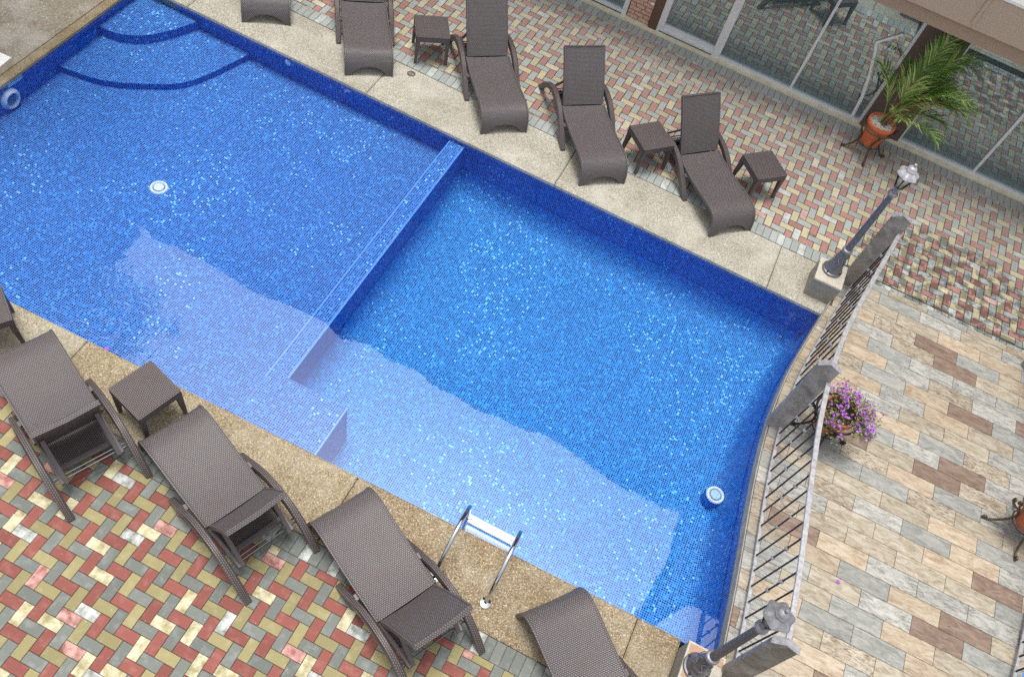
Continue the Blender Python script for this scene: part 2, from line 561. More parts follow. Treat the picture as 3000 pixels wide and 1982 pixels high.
def m_plank():
    t = NT("weathered metal plate")
    P = t.world_pos()
    n = t.noise(7, 6, .65, P, .8)
    n2 = t.noise(34, 4, .6, P)
    col = t.ramp(n, [(.3, lin(126, 122, 116)), (.5, lin(164, 159, 152)), (.72, lin(198, 194, 188))])
    col = t.mix(t.math('MULTIPLY', n2, .35), col, lin(96, 84, 72))
    t.set(col, .6, .2, .4)
    t.bump(n2, .2, .003)
    return t.mat
M['plank'] = m_plank()

def m_water():
    t = NT("pool water")
    t.n.remove(t.b)
    P = t.world_pos()
    sep = t.node("ShaderNodeSeparateXYZ")
    t.l.new(P, sep.inputs[0])
    n1 = t.noise(1.3, 1, .5, P)
    n2 = t.noise(7.0, 3, .55, P, .5)
    # stirred patch near the front left side
    dx = t.math('SUBTRACT', sep.outputs[0], -5.0)
    dy = t.math('SUBTRACT', sep.outputs[1], 3.3)
    d2 = t.math('ADD', t.math('MULTIPLY', dx, dx), t.math('MULTIPLY', dy, dy))
    patch = t.math('SUBTRACT', 1.0, t.math('MULTIPLY', d2, 1.4), True)
    h = t.math('ADD', t.math('MULTIPLY', n1, .005), t.math('MULTIPLY', n2, t.math('ADD', t.math('MULTIPLY', patch, .010), .0002)))
    bp = t.node("ShaderNodeBump")
    bp.inputs["Strength"].default_value = 1.0
    bp.inputs["Distance"].default_value = 1.0
    t.l.new(h, bp.inputs["Height"])
    fz = t.node("ShaderNodeFresnel")
    fz.inputs["IOR"].default_value = 2.02
    t.l.new(bp.outputs[0], fz.inputs["Normal"])
    tr = t.node("ShaderNodeBsdfTransparent")
    tr.inputs[0].default_value = (.92, .98, 1, 1)
    gl = t.node("ShaderNodeBsdfGlossy")
    gl.inputs["Roughness"].default_value = .0
    gl.inputs["Color"].default_value = (.93, .985, 1, 1)
    t.l.new(bp.outputs[0], gl.inputs["Normal"])
    mx = t.node("ShaderNodeMixShader")
    t.l.new(fz.outputs[0], mx.inputs[0])
    t.l.new(tr.outputs[0], mx.inputs[1])
    t.l.new(gl.outputs[0], mx.inputs[2])
    t.l.new(mx.outputs[0], t.out.inputs[0])
    return t.mat
M['water'] = m_water()

def m_glass(name, refl, tint, rcol, veil=0.0, dcol=(.3, .4, .42, 1)):
    t = NT(name)
    t.n.remove(t.b)
    tr = t.node("ShaderNodeBsdfTransparent")
    tr.inputs[0].default_value = tint
    gl = t.node("ShaderNodeBsdfGlossy")
    gl.inputs["Roughness"].default_value = .01
    gl.inputs["Color"].default_value = rcol
    mx = t.node("ShaderNodeMixShader")
    mx.inputs[0].default_value = refl
    t.l.new(tr.outputs[0], mx.inputs[1])
    t.l.new(gl.outputs[0], mx.inputs[2])
    last = mx.outputs[0]
    if veil:
        df = t.node("ShaderNodeBsdfDiffuse")
        df.inputs[0].default_value = dcol
        m2 = t.node("ShaderNodeMixShader")
        t.put(m2.inputs[0], t.math('ADD', veil - .05, t.math('MULTIPLY', t.noise(2.5, 4, .6, t.world_pos()), .1)))
        t.l.new(last, m2.inputs[1])
        t.l.new(df.outputs[0], m2.inputs[2])
        last = m2.outputs[0]
    t.l.new(last, t.out.inputs[0])
    return t.mat
M['glass'] = m_glass("veiled tinted glass", .58, (.40, .58, .64, 1), (.78, .88, .90, 1), .30, lin(112, 136, 142))  # diffuse teal grey veil mixed in to wash out the reflections
M['lampglass'] = m_glass("lantern glass", .15, (.8, .82, .8, 1), (1, 1, 1, 1))

# ------------------------------------------------------------------ plan of the place
def yb(x): return 7.913 - .0104 * x          # far pool edge
def yf(x): return 3.0 + .0192 * (x + 5.66)    # near pool edge
XL = -8.0
Z_W = -.055
EDGE = [(-2.0, 2.90), (0.5, 2.60), (2.0, 2.432), (3.0, 2.338), (3.9, 2.255), (4.65, 2.165), (5.3, 2.097), (5.95, 2.068), (6.6, 2.098), (7.2, 2.186), (7.87, 2.303), (8.66, 2.445), (9.6, 2.62)]
def edge(y):
    """pool-side edge of the tiled walkway"""
    k = 1
    while k < len(EDGE) - 3 and EDGE[k + 1][0] < y:
        k += 1
    (y0, x0), (y1, x1), (y2, x2), (y3, x3) = EDGE[k - 1:k + 3]
    h = y2 - y1
    t = (y - y1) / h
    m1, m2 = (x2 - x0) / (y2 - y0) * h, (x3 - x1) / (y3 - y1) * h
    return (2 * t ** 3 - 3 * t * t + 1) * x1 + (t ** 3 - 2 * t * t + t) * m1 + (3 * t * t - 2 * t ** 3) * x2 + (t ** 3 - t * t) * m2
def edge_r(y): return 7.39 - edge(y)

# base ground far below everything
g = MB()
g.add([(-300, -300, -1.6), (300, -300, -1.6), (300, 300, -1.6), (-300, 300, -1.6)], [(0, 1, 2, 3)])
g.obj("ground", M['slab'], kind="structure")

# ------------------------------------------------------------------ pool basin
basin = MB()
ZS, ZD, ZC = -.42, -.88, -.12
XE = 3.0
def quad(mb, a, b, c, d):
    mb.add([a, b, c, d], [(0, 1, 2, 3)])
ysamp = [2.95 + (7.95 - 2.95) * i / 24 for i in range(25)]
# shallow floor, deep floor with coved edge
quad(basin, (XL, yf(XL), ZS), (-3.05, yf(-3.05), ZS), (-3.05, yb(-3.05), ZS), (XL, yb(XL), ZS))
cov = [(0, 0), (.03, .012), (.07, .04), (.10, .075), (.125, .13)]
# deep floor inner polygon
R = .13
yfs = lambda y: edge(y)
pts_floor = [(-2.83, yf(-2.83)), (-2.11, yf(-2.11))]
deep = MB(); deep.prism([(-2.83, 3.0), (2.45, 3.0), (2.45, 8.0), (-2.83, 8.0)], ZD - .05, ZD, bottom=False)
# walls
def wall(mb, pts, z0, z1):
    d = 0
    for (a, b) in zip(pts[:-1], pts[1:]):
        L = math.dist(a, b)
        mb.add([(a[0], a[1], z0), (b[0], b[1], z0), (b[0], b[1], z1), (a[0], a[1], z1)], [(0, 1, 2, 3)], [(d, z0), (d + L, z0), (d + L, z1), (d, z1)])
        d += L
wall(basin, [(XL, yf(XL)), (XL, yb(XL))], ZS, -.004)
wall(basin, [(XL, yb(XL)), (-2.83, yb(-2.83)), (2.40, yb(2.40))], ZD, -.004)
wall(basin, [(2.45, yf(2.45)), (XL, yf(XL))], ZD, -.004)
wall(basin, [(edge(y) - .008, y) for y in reversed([2.9 + .1 * i for i in range(52)])], ZD, -.02)
# cove along the deep floor
def cove(name, path, nrm, wd, ht):
    mb = MB()
    n = 10
    prof = [(wd * (1 - math.sin(PI / 2 * i / n)) + .003, ht * (1 - math.cos(PI / 2 * i / n)) + .001) for i in range(n + 1)]
    k = len(prof)
    vs_, uv, fs = [], [], []
    d = 0
    for ip, p in enumerate(path):
        if ip:
            d += math.dist(p, path[ip - 1])
        a = nrm(p)
        L = 0
        for iq, q in enumerate(prof):
            if iq:
                L += math.dist(q, prof[iq - 1])
            vs_.append((p[0] + a[0] * q[0], p[1] + a[1] * q[0], ZD + q[1])); uv.append((d, L))
    for ip in range(len(path) - 1):
        for iq in range(k - 1):
            fs.append((ip * k + iq, (ip + 1) * k + iq, (ip + 1) * k + iq + 1, ip * k + iq + 1))
    mb.add(vs_, fs, uv)
    return mb.obj(name, M['mosaic_glow'], None, True)
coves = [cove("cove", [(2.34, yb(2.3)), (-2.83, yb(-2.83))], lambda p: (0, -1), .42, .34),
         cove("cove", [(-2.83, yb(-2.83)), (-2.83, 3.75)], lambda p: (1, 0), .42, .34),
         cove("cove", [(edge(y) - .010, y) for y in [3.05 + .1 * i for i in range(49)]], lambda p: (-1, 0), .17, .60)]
pool = basin.obj("pool_basin", M['mosaic'], kind="structure")
for c_ in coves:
    c_.parent = pool
deep.obj('deep_floor', M['mosaic_glow'], pool)
# dividing kerb and corner bench
c_ = MB(); c_.box(-3.05, -2.83, yf(-3) - .02, yb(-3) + .02, ZD, ZC); c_.obj("dividing_kerb", M['mosaic'], pool)
c_ = MB(); c_.box(-2.829, -2.11, yf(-2.5) - .02, 3.748, ZD, ZC - .001); c_.obj("bench", M['mosaic'], pool)
m = MB(); m.box(-2.846, -2.826, 3.749, yb(-2.83), ZC - .012, ZC + .003); m.obj("edge_trim", M['trim'], pool)
m = MB(); m.box(-3.054, -3.040, 3.64, yb(-3.05), ZC - .012, ZC + .003); m.obj("edge_trim", M['trim'], pool)
m = MB(); m.box(-2.128, -2.108, yf(-2.1), 3.751, ZC - .012, ZC + .003); m.obj("edge_trim", M['trim'], pool)
# quarter round corner steps
def arc_step(pts, z, z0, name):
    m = MB()
    # spline through measured points
    P = []
    n = len(pts)
    for i in range(n - 1):
        p0, p1, p2, p3 = Vector(pts[max(i - 1, 0)]), Vector(pts[i]), Vector(pts[i + 1]), Vector(pts[min(i + 2, n - 1)])
        for k in range(8):
            t = k / 8
            P.append(.5 * ((2 * p1) + (p2 - p0) * t + (2 * p0 - 5 * p1 + 4 * p2 - p3) * t * t + (3 * p1 - p0 - 3 * p2 + p3) * t ** 3))
    P.append(Vector(pts[-1]))
    cx, cy = XL - .01, yb(XL) + .02
    vs_ = [(p.x, p.y, z) for p in P]
    uvs = [(p.x, p.y) for p in P]
    vs_.append((cx, cy, z)); uvs.append((cx, cy))
    m.add(vs_, [(len(P), i, i + 1) for i in range(len(P) - 1)], uvs)
    d = 0
    for a, b in zip(P[:-1], P[1:]):
        L = (b - a).length
        m.add([(a.x, a.y, z0), (b.x, b.y, z0), (b.x, b.y, z), (a.x, a.y, z)], [(0, 1, 2, 3)], [(d, z0), (d + L, z0), (d + L, z), (d, z)])
        d += L
    m.obj("step", M['mosaic'], pool)
arc_step([(-8.01, 7.10), (-7.72, 7.12), (-7.42, 7.30), (-7.2, 7.64), (-7.05, 8.0)], -.185, -.33, "step")
arc_step([(-8.01, 6.29), (-7.41, 6.40), (-6.93, 6.67), (-6.52, 7.06), (-6.22, 7.98)], -.325, ZS, "step")

# water
w = MB()
ring = [(XL, yf(XL)), (2.30, yf(2.3))] + [(edge(y) + .012, y) for y in [3.1 + .1 * i for i in range(49)]] + [(XL, yb(XL))]
w.add([(p[0], p[1], Z_W) for p in ring], [tuple(range(len(ring)))])
w.obj("water", M['water'], kind="structure")

# ------------------------------------------------------------------ copings (washed pebble slabs, one part per bay)
def slab_run(name, mat, xs, y_in, y_out, parent, z=0.0, nose=True):
    for x0, x1 in zip(xs[:-1], xs[1:]):
        m = MB()
        a, b = x0 + .004, x1 - .004
        n = 10
        lo, hi = [], []
        xx = [a + (b - a) * i / n for i in range(n + 1)]
        pin = [(x, y_in(x)) for x in xx]
        pout = [(x, y_out(x)) for x in xx]
        poly = pin + list(reversed(pout))
        if y_in(a) > y_out(a):
            poly = list(reversed(poly))
        m.slabpiece(poly, -.055, z, .018)
        # underside
        m.add([(p[0], p[1], -.05) for p in poly], [tuple(reversed(range(len(poly))))])
        m.obj("coping_slab", mat, parent)

def y_far_out(x): return 8.69 - .013 * x
def y_near_out(x): return 2.33
far_cop = MB(); far_cop.box(-12, 2.42, 7.99, 8.62, -1.5, -.06)
far_cop = far_cop.obj("pool_edge_paving", M['slab'], kind="structure")
slab_run("coping_slab", M['peb_far'], [-10.2, -7.2, -4.35, -1.50, 1.54, 2.36], lambda x: yb(x) - .03, y_far_out, far_cop)
near_cop = MB(); near_cop.box(-12, 2.3, 2.36, 2.93, -1.5, -.06)
near_cop = near_cop.obj("pool_edge_paving", M['slab'], kind="structure")
slab_run("coping_slab", M['peb_pale'], [-11, -7.9, -4.757], lambda x: yf(x) + .02, y_near_out, near_cop)
slab_run("coping_slab", M['peb_mid'], [-4.757, -1.591], lambda x: yf(x) + .02, y_near_out, near_cop)
slab_run("coping_slab", M['peb_near'], [-1.591, 1.473, 1.935], lambda x: yf(x) + .02, y_near_out, near_cop)
left_cop = MB(); left_cop.prism([(-14, 3.03), (-8.06, 3.03), (-8.06, 7.93), (-14, 7.93)], -1.5, -.06)
left_cop = left_cop.obj("concrete_deck", M['slab'], kind="structure")
m = MB()
m.slabpiece([(-8.10, yf(-8) + .03), (XL + .03, yf(-8) + .03), (XL + .03, yb(-8) - .04), (-8.10, yb(-8) - .04)], -.05, .001, .018)
m.add([(-8.10, 2.98, -.05), (-8.10, 7.95, -.05), (XL + .03, 7.95, -.05), (XL + .03, 2.98, -.05)], [(0, 1, 2, 3)])
m.obj("coping_nose", M['coping'], left_cop)
m = MB()
m.slabpiece([(-14, 2.98), (-8.103, 2.98), (-8.103, 7.97), (-14, 7.97)], -.05, 0, .006)
m.obj("deck_slab", M['conc_left'], left_cop)

# ------------------------------------------------------------------ herringbone paving
CELL = .1022
def herringbone(name, region, origin, ang, mats, zbase, max_single, bed_mat, border_fn, border_mat, gap=.0022):
    """region(poly) -> clipped polygon or None, in world coordinates"""
    ca, sa = math.cos(ang), math.sin(ang)
    ox, oy = origin
    def tw(u, v): return (ox + u * ca - v * sa, oy + u * sa + v * ca)
    bed = bed_mat
    pieces = []
    x0, x1, y0, y1 = region['bbox']
    ilo, ihi = int((x0 - ox) / CELL) - 4, int((x1 - ox) / CELL) + 4
    jlo, jhi = int((y0 - oy) / CELL) - 4, int((y1 - oy) / CELL) + 4
    for i in range(ilo, ihi):
        for j in range(jlo, jhi):
            k = (i - j) % 4
            if k == 0:
                u0, u1, v0, v1 = i, i + 2, j, j + 1
                c = ((i + j) // 2) % 3
            elif k == 2:
                u0, u1, v0, v1 = i, i + 1, j - 1, j + 1
                c = ((i + j) // 2 + 1) % 3
            else:
                continue
            # the reference yellow brick (centre) sits at cells (0,0)-(1,0): shift by (1,.5)
            jig = RND.uniform(-.0012, .0012)
            q = [tw((u0 - 1) * CELL + gap + jig, (v0 - .5) * CELL + gap), tw((u1 - 1) * CELL - gap + jig, (v0 - .5) * CELL + gap),
                 tw((u1 - 1) * CELL - gap + jig, (v1 - .5) * CELL - gap), tw((u0 - 1) * CELL + gap + jig, (v1 - .5) * CELL - gap)]
            q = region['clip'](q)
            if q:
                pieces.append((q, c))
    for q in border_fn():
        pieces.append((q, 3))
    ranked = []
    for idx, (q, c) in enumerate(pieces):
        pr = [project(p[0], p[1]) for p in q]
        area = 0.0
        if all(pr):
            cx = sum(p[0] for p in pr) / len(pr); cy = sum(p[1] for p in pr) / len(pr)
            if -20 < cx < PW + 20 and -20 < cy < PH + 20:
                area = abs(sum(pr[a][0] * pr[a - 1][1] - pr[a - 1][0] * pr[a][1] for a in range(len(pr)))) / 2
        ranked.append((area, idx))
    ranked.sort(reverse=True)
    single = {idx for a, idx in ranked[:max_single] if a > 0}
    mass = MB()
    shared = {}
    for idx, (q, c) in enumerate(pieces):
        dz = RND.uniform(-.002, .0016)
        mi = {0: 'yel', 1: 'red', 2: 'gry', 3: 'gry'}[c]
        mat = M[mats[mi]]
        if idx in single:
            cx = sum(p[0] for p in q) / len(q); cy = sum(p[1] for p in q) / len(q)
            e0 = Vector(q[1]) - Vector(q[0]); e1 = Vector(q[2]) - Vector(q[1])
            key = (round(e0.length, 3), round(e1.length, 3), len(q), mi)
            if len(q) == 4 and key in shared:
                me = shared[key]
            else:
                b = MB()
                b.slabpiece([(p[0] - cx, p[1] - cy) for p in q], -.028, 0, .0042)
                me = b.mesh("paver", mat)
                if len(q) == 4:
                    shared[key] = me
            o = bpy.data.objects.new("paver", me)
            COL.objects.link(o)
            o.parent = bed
            o.location = (cx, cy, zbase + dz)
            o.rotation_euler = (RND.uniform(-.006, .006), RND.uniform(-.006, .006), 0)
        else:
            mass.slabpiece(q, zbase - .028, zbase + dz, .0042, {'yel': 0, 'red': 1, 'gry': 2}[mi])
    if mass.v:
        mass.obj("pavers", [M[mats['yel']], M[mats['red']], M[mats['gry']]], bed, kind="stuff")

def clip_half(poly, a, b, c):
    """keep a*x+b*y<=c"""
    out = []
    n = len(poly)
    for i in range(n):
        p, q = poly[i], poly[(i + 1) % n]
        dp, dq = a * p[0] + b * p[1] - c, a * q[0] + b * q[1] - c
        if dp <= 0:
            out.append(p)
        if (dp < 0 < dq) or (dq < 0 < dp):
            t = dp / (dp - dq)
            out.append((p[0] + (q[0] - p[0]) * t, p[1] + (q[1] - p[1]) * t))
    return out
def poly_area(p):
    return abs(sum(p[i][0] * p[i - 1][1] - p[i - 1][0] * p[i][1] for i in range(len(p)))) / 2 if len(p) > 2 else 0
def clipper(halves, amin=.0012):
    def f(q):
        for h in halves:
            q = clip_half(q, *h)
            if len(q) < 3:
                return None
        # drop doubled points
        r = [p for i, p in enumerate(q) if math.dist(p, q[i - 1]) > .004]
        return r if len(r) > 2 and poly_area(r) > amin else None
    return f

# near deck
near_bed = MB(); near_bed.box(-13, 5, -8, 2.326, -1.5, -.02)
near_bed = near_bed.obj("terrace_paving", M['sandy'], kind="structure")
def near_border():
    out = []
    x = -9.0
    while x < 1.9:
        out.append([(x + .002, 2.122), (x + .0985, 2.122), (x + .0985, 2.322), (x + .002, 2.322)])
        x += .1005
    return out
herringbone("near", dict(bbox=(-7.2, 2.2, .0, 2.2), clip=clipper([(0, 1, 2.118), (0, -1, .2), (-1, 0, 7.3), (1, 0, 2.2)])), (-2.345, 1.068), .004,
            dict(yel='yel', red='red', gry='gry'), 0.0, 300, near_bed, near_border, M['gry'])

# far deck
far_bed = MB(); far_bed.prism([(-12, 8.60), (12, 8.30), (12, 12.2), (-12, 12.2)], -1.5, -.022)
far_bed = far_bed.obj("poolside_paving", M['sand'], kind="structure")
FA = -.0125
def y_far_in(x): return y_far_out(x)
def y_bld(x): return 11.735 - .0125 * x      # outer face of the cream sill
def far_border():
    out = []
    def row(x0, x1, yfun, h, s=.1005):
        x = x0
        while x < x1:
            ya, yc = yfun(x), yfun(x + s)
            out.append([(x + .002, ya + .003), (x + s - .003, yc + .003), (x + s - .003, yc + h - .003), (x + .002, ya + h - .003)])
            x += s
    row(-7.4, 2.33, lambda x: y_far_out(x), .204)
    row(2.36, 6.2, lambda x: 8.672 - .002 * x, .17)
    row(-7.4, 6.2, lambda x: y_bld(x) - .206, .204)
    return out
nx, ny = -FA, 1.0
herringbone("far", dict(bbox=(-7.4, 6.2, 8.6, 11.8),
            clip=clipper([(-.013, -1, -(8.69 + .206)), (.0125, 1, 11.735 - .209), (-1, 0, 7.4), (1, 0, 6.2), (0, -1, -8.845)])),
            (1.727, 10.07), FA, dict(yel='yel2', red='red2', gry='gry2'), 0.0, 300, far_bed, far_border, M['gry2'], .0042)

# ------------------------------------------------------------------ tiled walkway
ZT = .10
wk_poly = [(edge(y), y) for y in [0.5 + .2 * i for i in range(41)]] + [(edge(8.66), 8.66)]
wk_poly += [(edge_r(y), y) for y in reversed([0.5 + .2 * i for i in range(41)] + [8.66])]
wk = MB(); wk.prism(list(reversed(wk_poly)), -1.5, ZT - .012)
wk = wk.obj("tiled_walkway", M['grout'], kind="structure")
# fascia strip along the pool side
m = MB()
for y in [2.2 + .2 * i for i in range(32)]:
    if y + .2 > 8.66: break
    m.add([(edge(y) - .012, y, -.085), (edge(y + .2) - .012, y + .2, -.085), (edge(y + .2) - .012, y + .2, ZT - .014), (edge(y) - .012, y, ZT - .014), (edge(y) + .02, y, ZT - .014), (edge(y + .2) + .02, y + .2, ZT - .014)],
          [(3, 2, 1, 0), (5, 2, 3, 4)])
m.obj("walkway_edge", M['slab'], wk)
TL, TW = .555, .2035
kinds = ['tile_tan'] * 9 + ['tile_peach'] * 5 + ['tile_grey'] * 8 + ['tile_pale'] * 6 + ['tile_brown'] * 3 + ['tile_streak'] * 5
trnd = random.Random(21)
def emit_tile(poly, mat):
    cx = sum(p[0] for p in poly) / len(poly); cy = sum(p[1] for p in poly) / len(poly)
    b = MB(); b.slabpiece([(p[0] - cx, p[1] - cy) for p in poly], -.012, 0, .0022)
    o = b.obj("tile", M[mat], wk)
    o.location = (cx, cy, ZT + trnd.uniform(-.0006, .0008))
row0 = 5.515
k = -13
last = None
while True:
    ya = row0 - TW + k * TW
    yc = ya + TW
    k += 1
    if ya > 8.555: break
    yc = min(yc, 8.556)
    if yc < 2.6: continue
    off = 3.187 if (k % 2 == 1) else 3.187 + TL / 2
    xstart = off - 4 * TL
    for t in range(9):
        xa, xb = xstart + t * TL, xstart + (t + 1) * TL
        la, lb = edge(ya) + .004, edge(yc) + .004
        ra, rb = edge_r(ya) - .004, edge_r(yc) - .004
        if xb < min(la, lb) + .02 or xa > max(ra, rb) - .02: continue
        gapj = .0022
        poly = [(max(xa + gapj, la), ya + gapj), (min(xb - gapj, ra), ya + gapj), (min(xb - gapj, rb), yc - gapj), (max(xa + gapj, lb), yc - gapj)]
        if poly[1][0] - poly[0][0] < .015 or poly[2][0] - poly[3][0] < .015: continue
        mt = trnd.choice(kinds)
        while mt == last and mt in ('tile_brown', 'tile_streak'):
            mt = trnd.choice(kinds)
        last = mt
        emit_tile(poly, mt)
x = edge(8.6) + .03
while x < edge_r(8.6) - .05:
    xe = min(x + .54, edge_r(8.6) - .03)
    emit_tile([(x + .002, 8.56), (xe - .002, 8.56), (xe - .002, 8.66), (x + .002, 8.66)], trnd.choice(['tile_peach', 'tile_tan', 'tile_tan', 'tile_grey']))
    x = xe

# second pool past the walkway
b2 = MB()
b2.prism([(edge_r(y), y) for y in [1.0 + .25 * i for i in range(29)]] + [(13, 8), (13, 1)], -.95, -.9, bottom=False)
wall(b2, [(edge_r(y) + .004, y) for y in [1.0 + .25 * i for i in range(29)]], -.9, .06)
b2.obj("pool_basin", M['mosaic'], kind="structure")
w2 = MB()
rg = [(13, 1), (13, 8)] + [(edge_r(y) + .006, y) for y in reversed([1.0 + .25 * i for i in range(29)])]
w2.add([(p[0], p[1], Z_W) for p in rg], [tuple(range(len(rg)))])
w2.obj("water", M['water'], kind="structure")

# ------------------------------------------------------------------ building across the terrace
BY = 11.82
bld = thing("hotel_building", "hotel building with long tinted glass doors under a tan canopy", "building", (0, BY, 0), -.0118)
def bpart(mb, name, mat, parent=None, smooth=False, **kw): return mb.obj(name, mat, parent or bld, smooth, **kw)
# local frame: x along facade, y=0 glass plane, -y towards the pool
m = MB(); m.box(-9, 8, -.082, .12, -.05, .05); s_ = bpart(m, "sill", M['sill'])
ZG = .11
def frame_box(x0, x1, y0, y1, z0, z1, name="frame", mat=None):
    m = MB(); m.box(x0, x1, y0, y1, z0, z1); return bpart(m, name, mat or M['alu'])
def pane(x0, x1, z0=ZG, z1=2.5, y=0.0):
    m = MB(); m.box(x0, x1, y, y + .008, z0, z1); return bpart(m, "glass_pane", M['glass'])
# left window
frame_box(-9, -1.975, -.04, .05, .052, .115, "bottom_track")
frame_box(-9, -2.05, -.046, -.039, .058, .070, "track_groove", M['aludark'])
frame_box(-2.05, -1.975, -.045, .05, .116, 2.5, "jamb")
pane(-5.4, -2.051); frame_box(-5.46, -5.401, -.03, .05, .116, 2.5, "mullion"); pane(-9, -5.461)
# brick pier
m = MB(); m.box(-1.972, -1.585, .0, .2, .05, 2.5); pier = bpart(m, "brick_pier", M['brickjoint'])
brnd = random.Random(5)
zz, rowi = .062, 0
while zz < 2.45:
    xa = -1.965 - (0 if rowi % 2 == 0 else .085)
    while xa < -1.60:
        L = brnd.uniform(.15, .21)
        a, b_ = max(xa, -1.965), min(xa + L, -1.592)
        if b_ - a > .03:
            m = MB(); m.box(a + .005, b_ - .005, -.018 - brnd.uniform(0, .012), .01, zz + .005, zz + .058)
            m.obj("brick", M['brick'], pier)
        xa += L
    zz += .066; rowi += 1
m = MB(); m.box(-1.655, -1.600, -.035, -.028, .40, .45); m.obj("socket_plate", M['white'], pier)
frame_box(-1.583, -1.447, -.06, .12, .05, 2.5, "timber_jamb", M['brownpost'])
# sliding door and fixed lights
frame_box(-1.445, -1.345, -.05, .05, .116, 2.5, "jamb")
frame_box(-1.445, -.50, -.05, .05, .052, .115, "bottom_track")
frame_box(-1.40, -.50, -.056, -.049, .060, .072, "track_groove", M['aludark'])
frame_box(-1.344, -.50, -.03, .03, .116, .19, "door_rail")
pane(-1.344, -.501, .191)
frame_box(-.499, -.372, -.05, .05, .052, 2.5, "mullion")
frame_box(-.371, 1.94, -.04, .05, .052, .09, "bottom_track")
pane(-.371, .794, .091); frame_box(.795, .835, -.03, .05, .091, 2.5, "mullion"); pane(.836, 1.94, .091)
frame_box(1.941, 1.985, -.04, .06, .052, 2.5, "jamb")
m = MB(); m.box(1.986, 2.60, -.07, .35, -.04, 2.5); bpart(m, "pillar", M['pillar'])
frame_box(2.601, 2.625, -.06, .05, .052, 2.5, "jamb")
frame_box(2.626, 8, -.04, .05, .052, .09, "bottom_track")
pane(2.626, 3.768, .091); frame_box(3.769, 3.81, -.03, .05, .091, 2.5, "mullion"); pane(3.811, 5.5, .091); frame_box(5.501, 5.54, -.03, .05, .091, 2.5, "mullion"); pane(5.541, 8, .091)
# room behind the glass
m = MB(); m.box(-9, 8, .3, 5, -.05, .04); bpart(m, "room_floor", M['curtain'])
m = MB(); m.box(-9, 8, 5.01, 5.1, .04, 2.5); bpart(m, "room_wall", M['curtain'])
# canopy
YC = -.62
m = MB(); m.box(-9, 8, YC + .05, .30, 2.11, 2.285); bpart(m, "canopy_beam", M['wall'])
m = MB(); m.box(-9, 8, YC + .075, .29, 2.286, 2.310); bpart(m, "shadow_gap", M['aludark'])  # dark strip paints in the shadow line of this recess
m = MB(); m.box(-9, 8, YC, .29, 2.311, 2.775); bpart(m, "canopy_parapet", M['wall_light'])
m = MB(); m.box(-9, 8, YC - .012, .10, 2.776, 2.81); bpart(m, "canopy_top", M['white'])
m = MB(); m.box(2.33, 2.372, YC - .02, YC - .001, 2.37, 2.775)
for z in (2.40, 2.56, 2.72): m.box(2.345, 2.357, YC - .026, YC - .02, z, z + .014)
bpart(m, "cable_cover", M['wall_light'])
# upper floors with windows
HT = 12.8
m = MB(); m.box(-16, 9, .12, 9, 2.82, HT); up = bpart(m, "upper_wall", M['pillar'])
m = MB(); m.box(-16.2, 9.2, -.15, 9.2, HT + .002, HT + .25); bpart(m, "roof", M['pillar'])
for fl in range(3):
    for i in range(11):
        xw = -14.6 + 2.15 * i
        z0 = 3.7 + 3.2 * fl
        m = MB(); m.box(xw - .06, xw + 1.26, .06, .119, z0 - .06, z0 + 1.56); fr = m.obj("window", M['brownpost'], bld)
        m = MB(); m.box(xw, xw + .585, .045, .059, z0, z0 + 1.5); m.obj("window_pane", M['brownpost'], fr)
        m = MB(); m.box(xw + .615, xw + 1.2, .045, .059, z0, z0 + 1.5); m.obj("window_pane", M['brownpost'], fr)
# white cable trunking standing on the glass
m = MB()
m.tube([(1.838, -.015, .09), (1.80, -.015, .45), (1.72, -.015, .80), (1.60, -.015, 1.18), (1.545, -.015, 1.30)], .026, 8)
m.tube([(1.545, -.015, 1.30), (1.66, -.015, 1.42), (1.80, -.015, 1.56)], .020, 8)
t_ = m.obj("white_pipe", M['hose'])
t_.location = (0, BY, 0); t_.rotation_euler = (0, 0, -.0118)
t_["label"] = "thin white bent pipe running up the glass beside the potted palm"; t_["category"] = "pipe"

# neighbouring blocks whose outlines the water mirrors
def block(name, label, x0, x1, y0, y1, h, mat):
    r = thing(name, label, "building", ((x0 + x1) / 2, (y0 + y1) / 2, 0))
    hx, hy = (x1 - x0) / 2, (y1 - y0) / 2
    m = MB(); m.box(-hx, hx, -hy, hy, -1.5, h); m.obj("wall", mat, r)
    m = MB(); m.box(-hx - .15, hx + .15, -hy - .15, hy + .15, h + .002, h + .3); m.obj("roof", M['pillar'], r)
    for fl in range(int(h // 3.2)):
        for i in range(int((2 * hx) // 2.6)):
            xa = -hx + .7 + 2.6 * i; z0 = .9 + 3.2 * fl
            m = MB(); m.box(xa, xa + 1.3, -hy - .05, -hy - .001, z0, z0 + 1.5); f = m.obj("window", M['brownpost'], r)
            m = MB(); m.box(xa + .07, xa + 1.23, -hy - .06, -hy - .051, z0 + .07, z0 + 1.43); m.obj("window_pane", M['brownpost'], f)
        for i in range(int((2 * hy) // 2.6)):
            ya = -hy + .7 + 2.6 * i; z0 = .9 + 3.2 * fl
            for sx in (-1, 1):
                xs = sorted((sx * (hx + .001), sx * (hx + .05)))
                m = MB(); m.box(xs[0], xs[1], ya, ya + 1.3, z0, z0 + 1.5); f = m.obj("window", M['brownpost'], r)
                xs = sorted((sx * (hx + .051), sx * (hx + .06)))
                m = MB(); m.box(xs[0], xs[1], ya + .07, ya + 1.23, z0 + .07, z0 + 1.43); m.obj("window_pane", M['brownpost'], f)
block("neighbour_building", "dark rendered block beyond the shallow end of the pool", -24, -13.9, 6.5, 11.5, 12.8, M['pillar'])
block("tower_building", "tall brown block beyond the end of the tiled walkway", 6.2, 11, 12.6, 16.5, 20, M['pillar'])
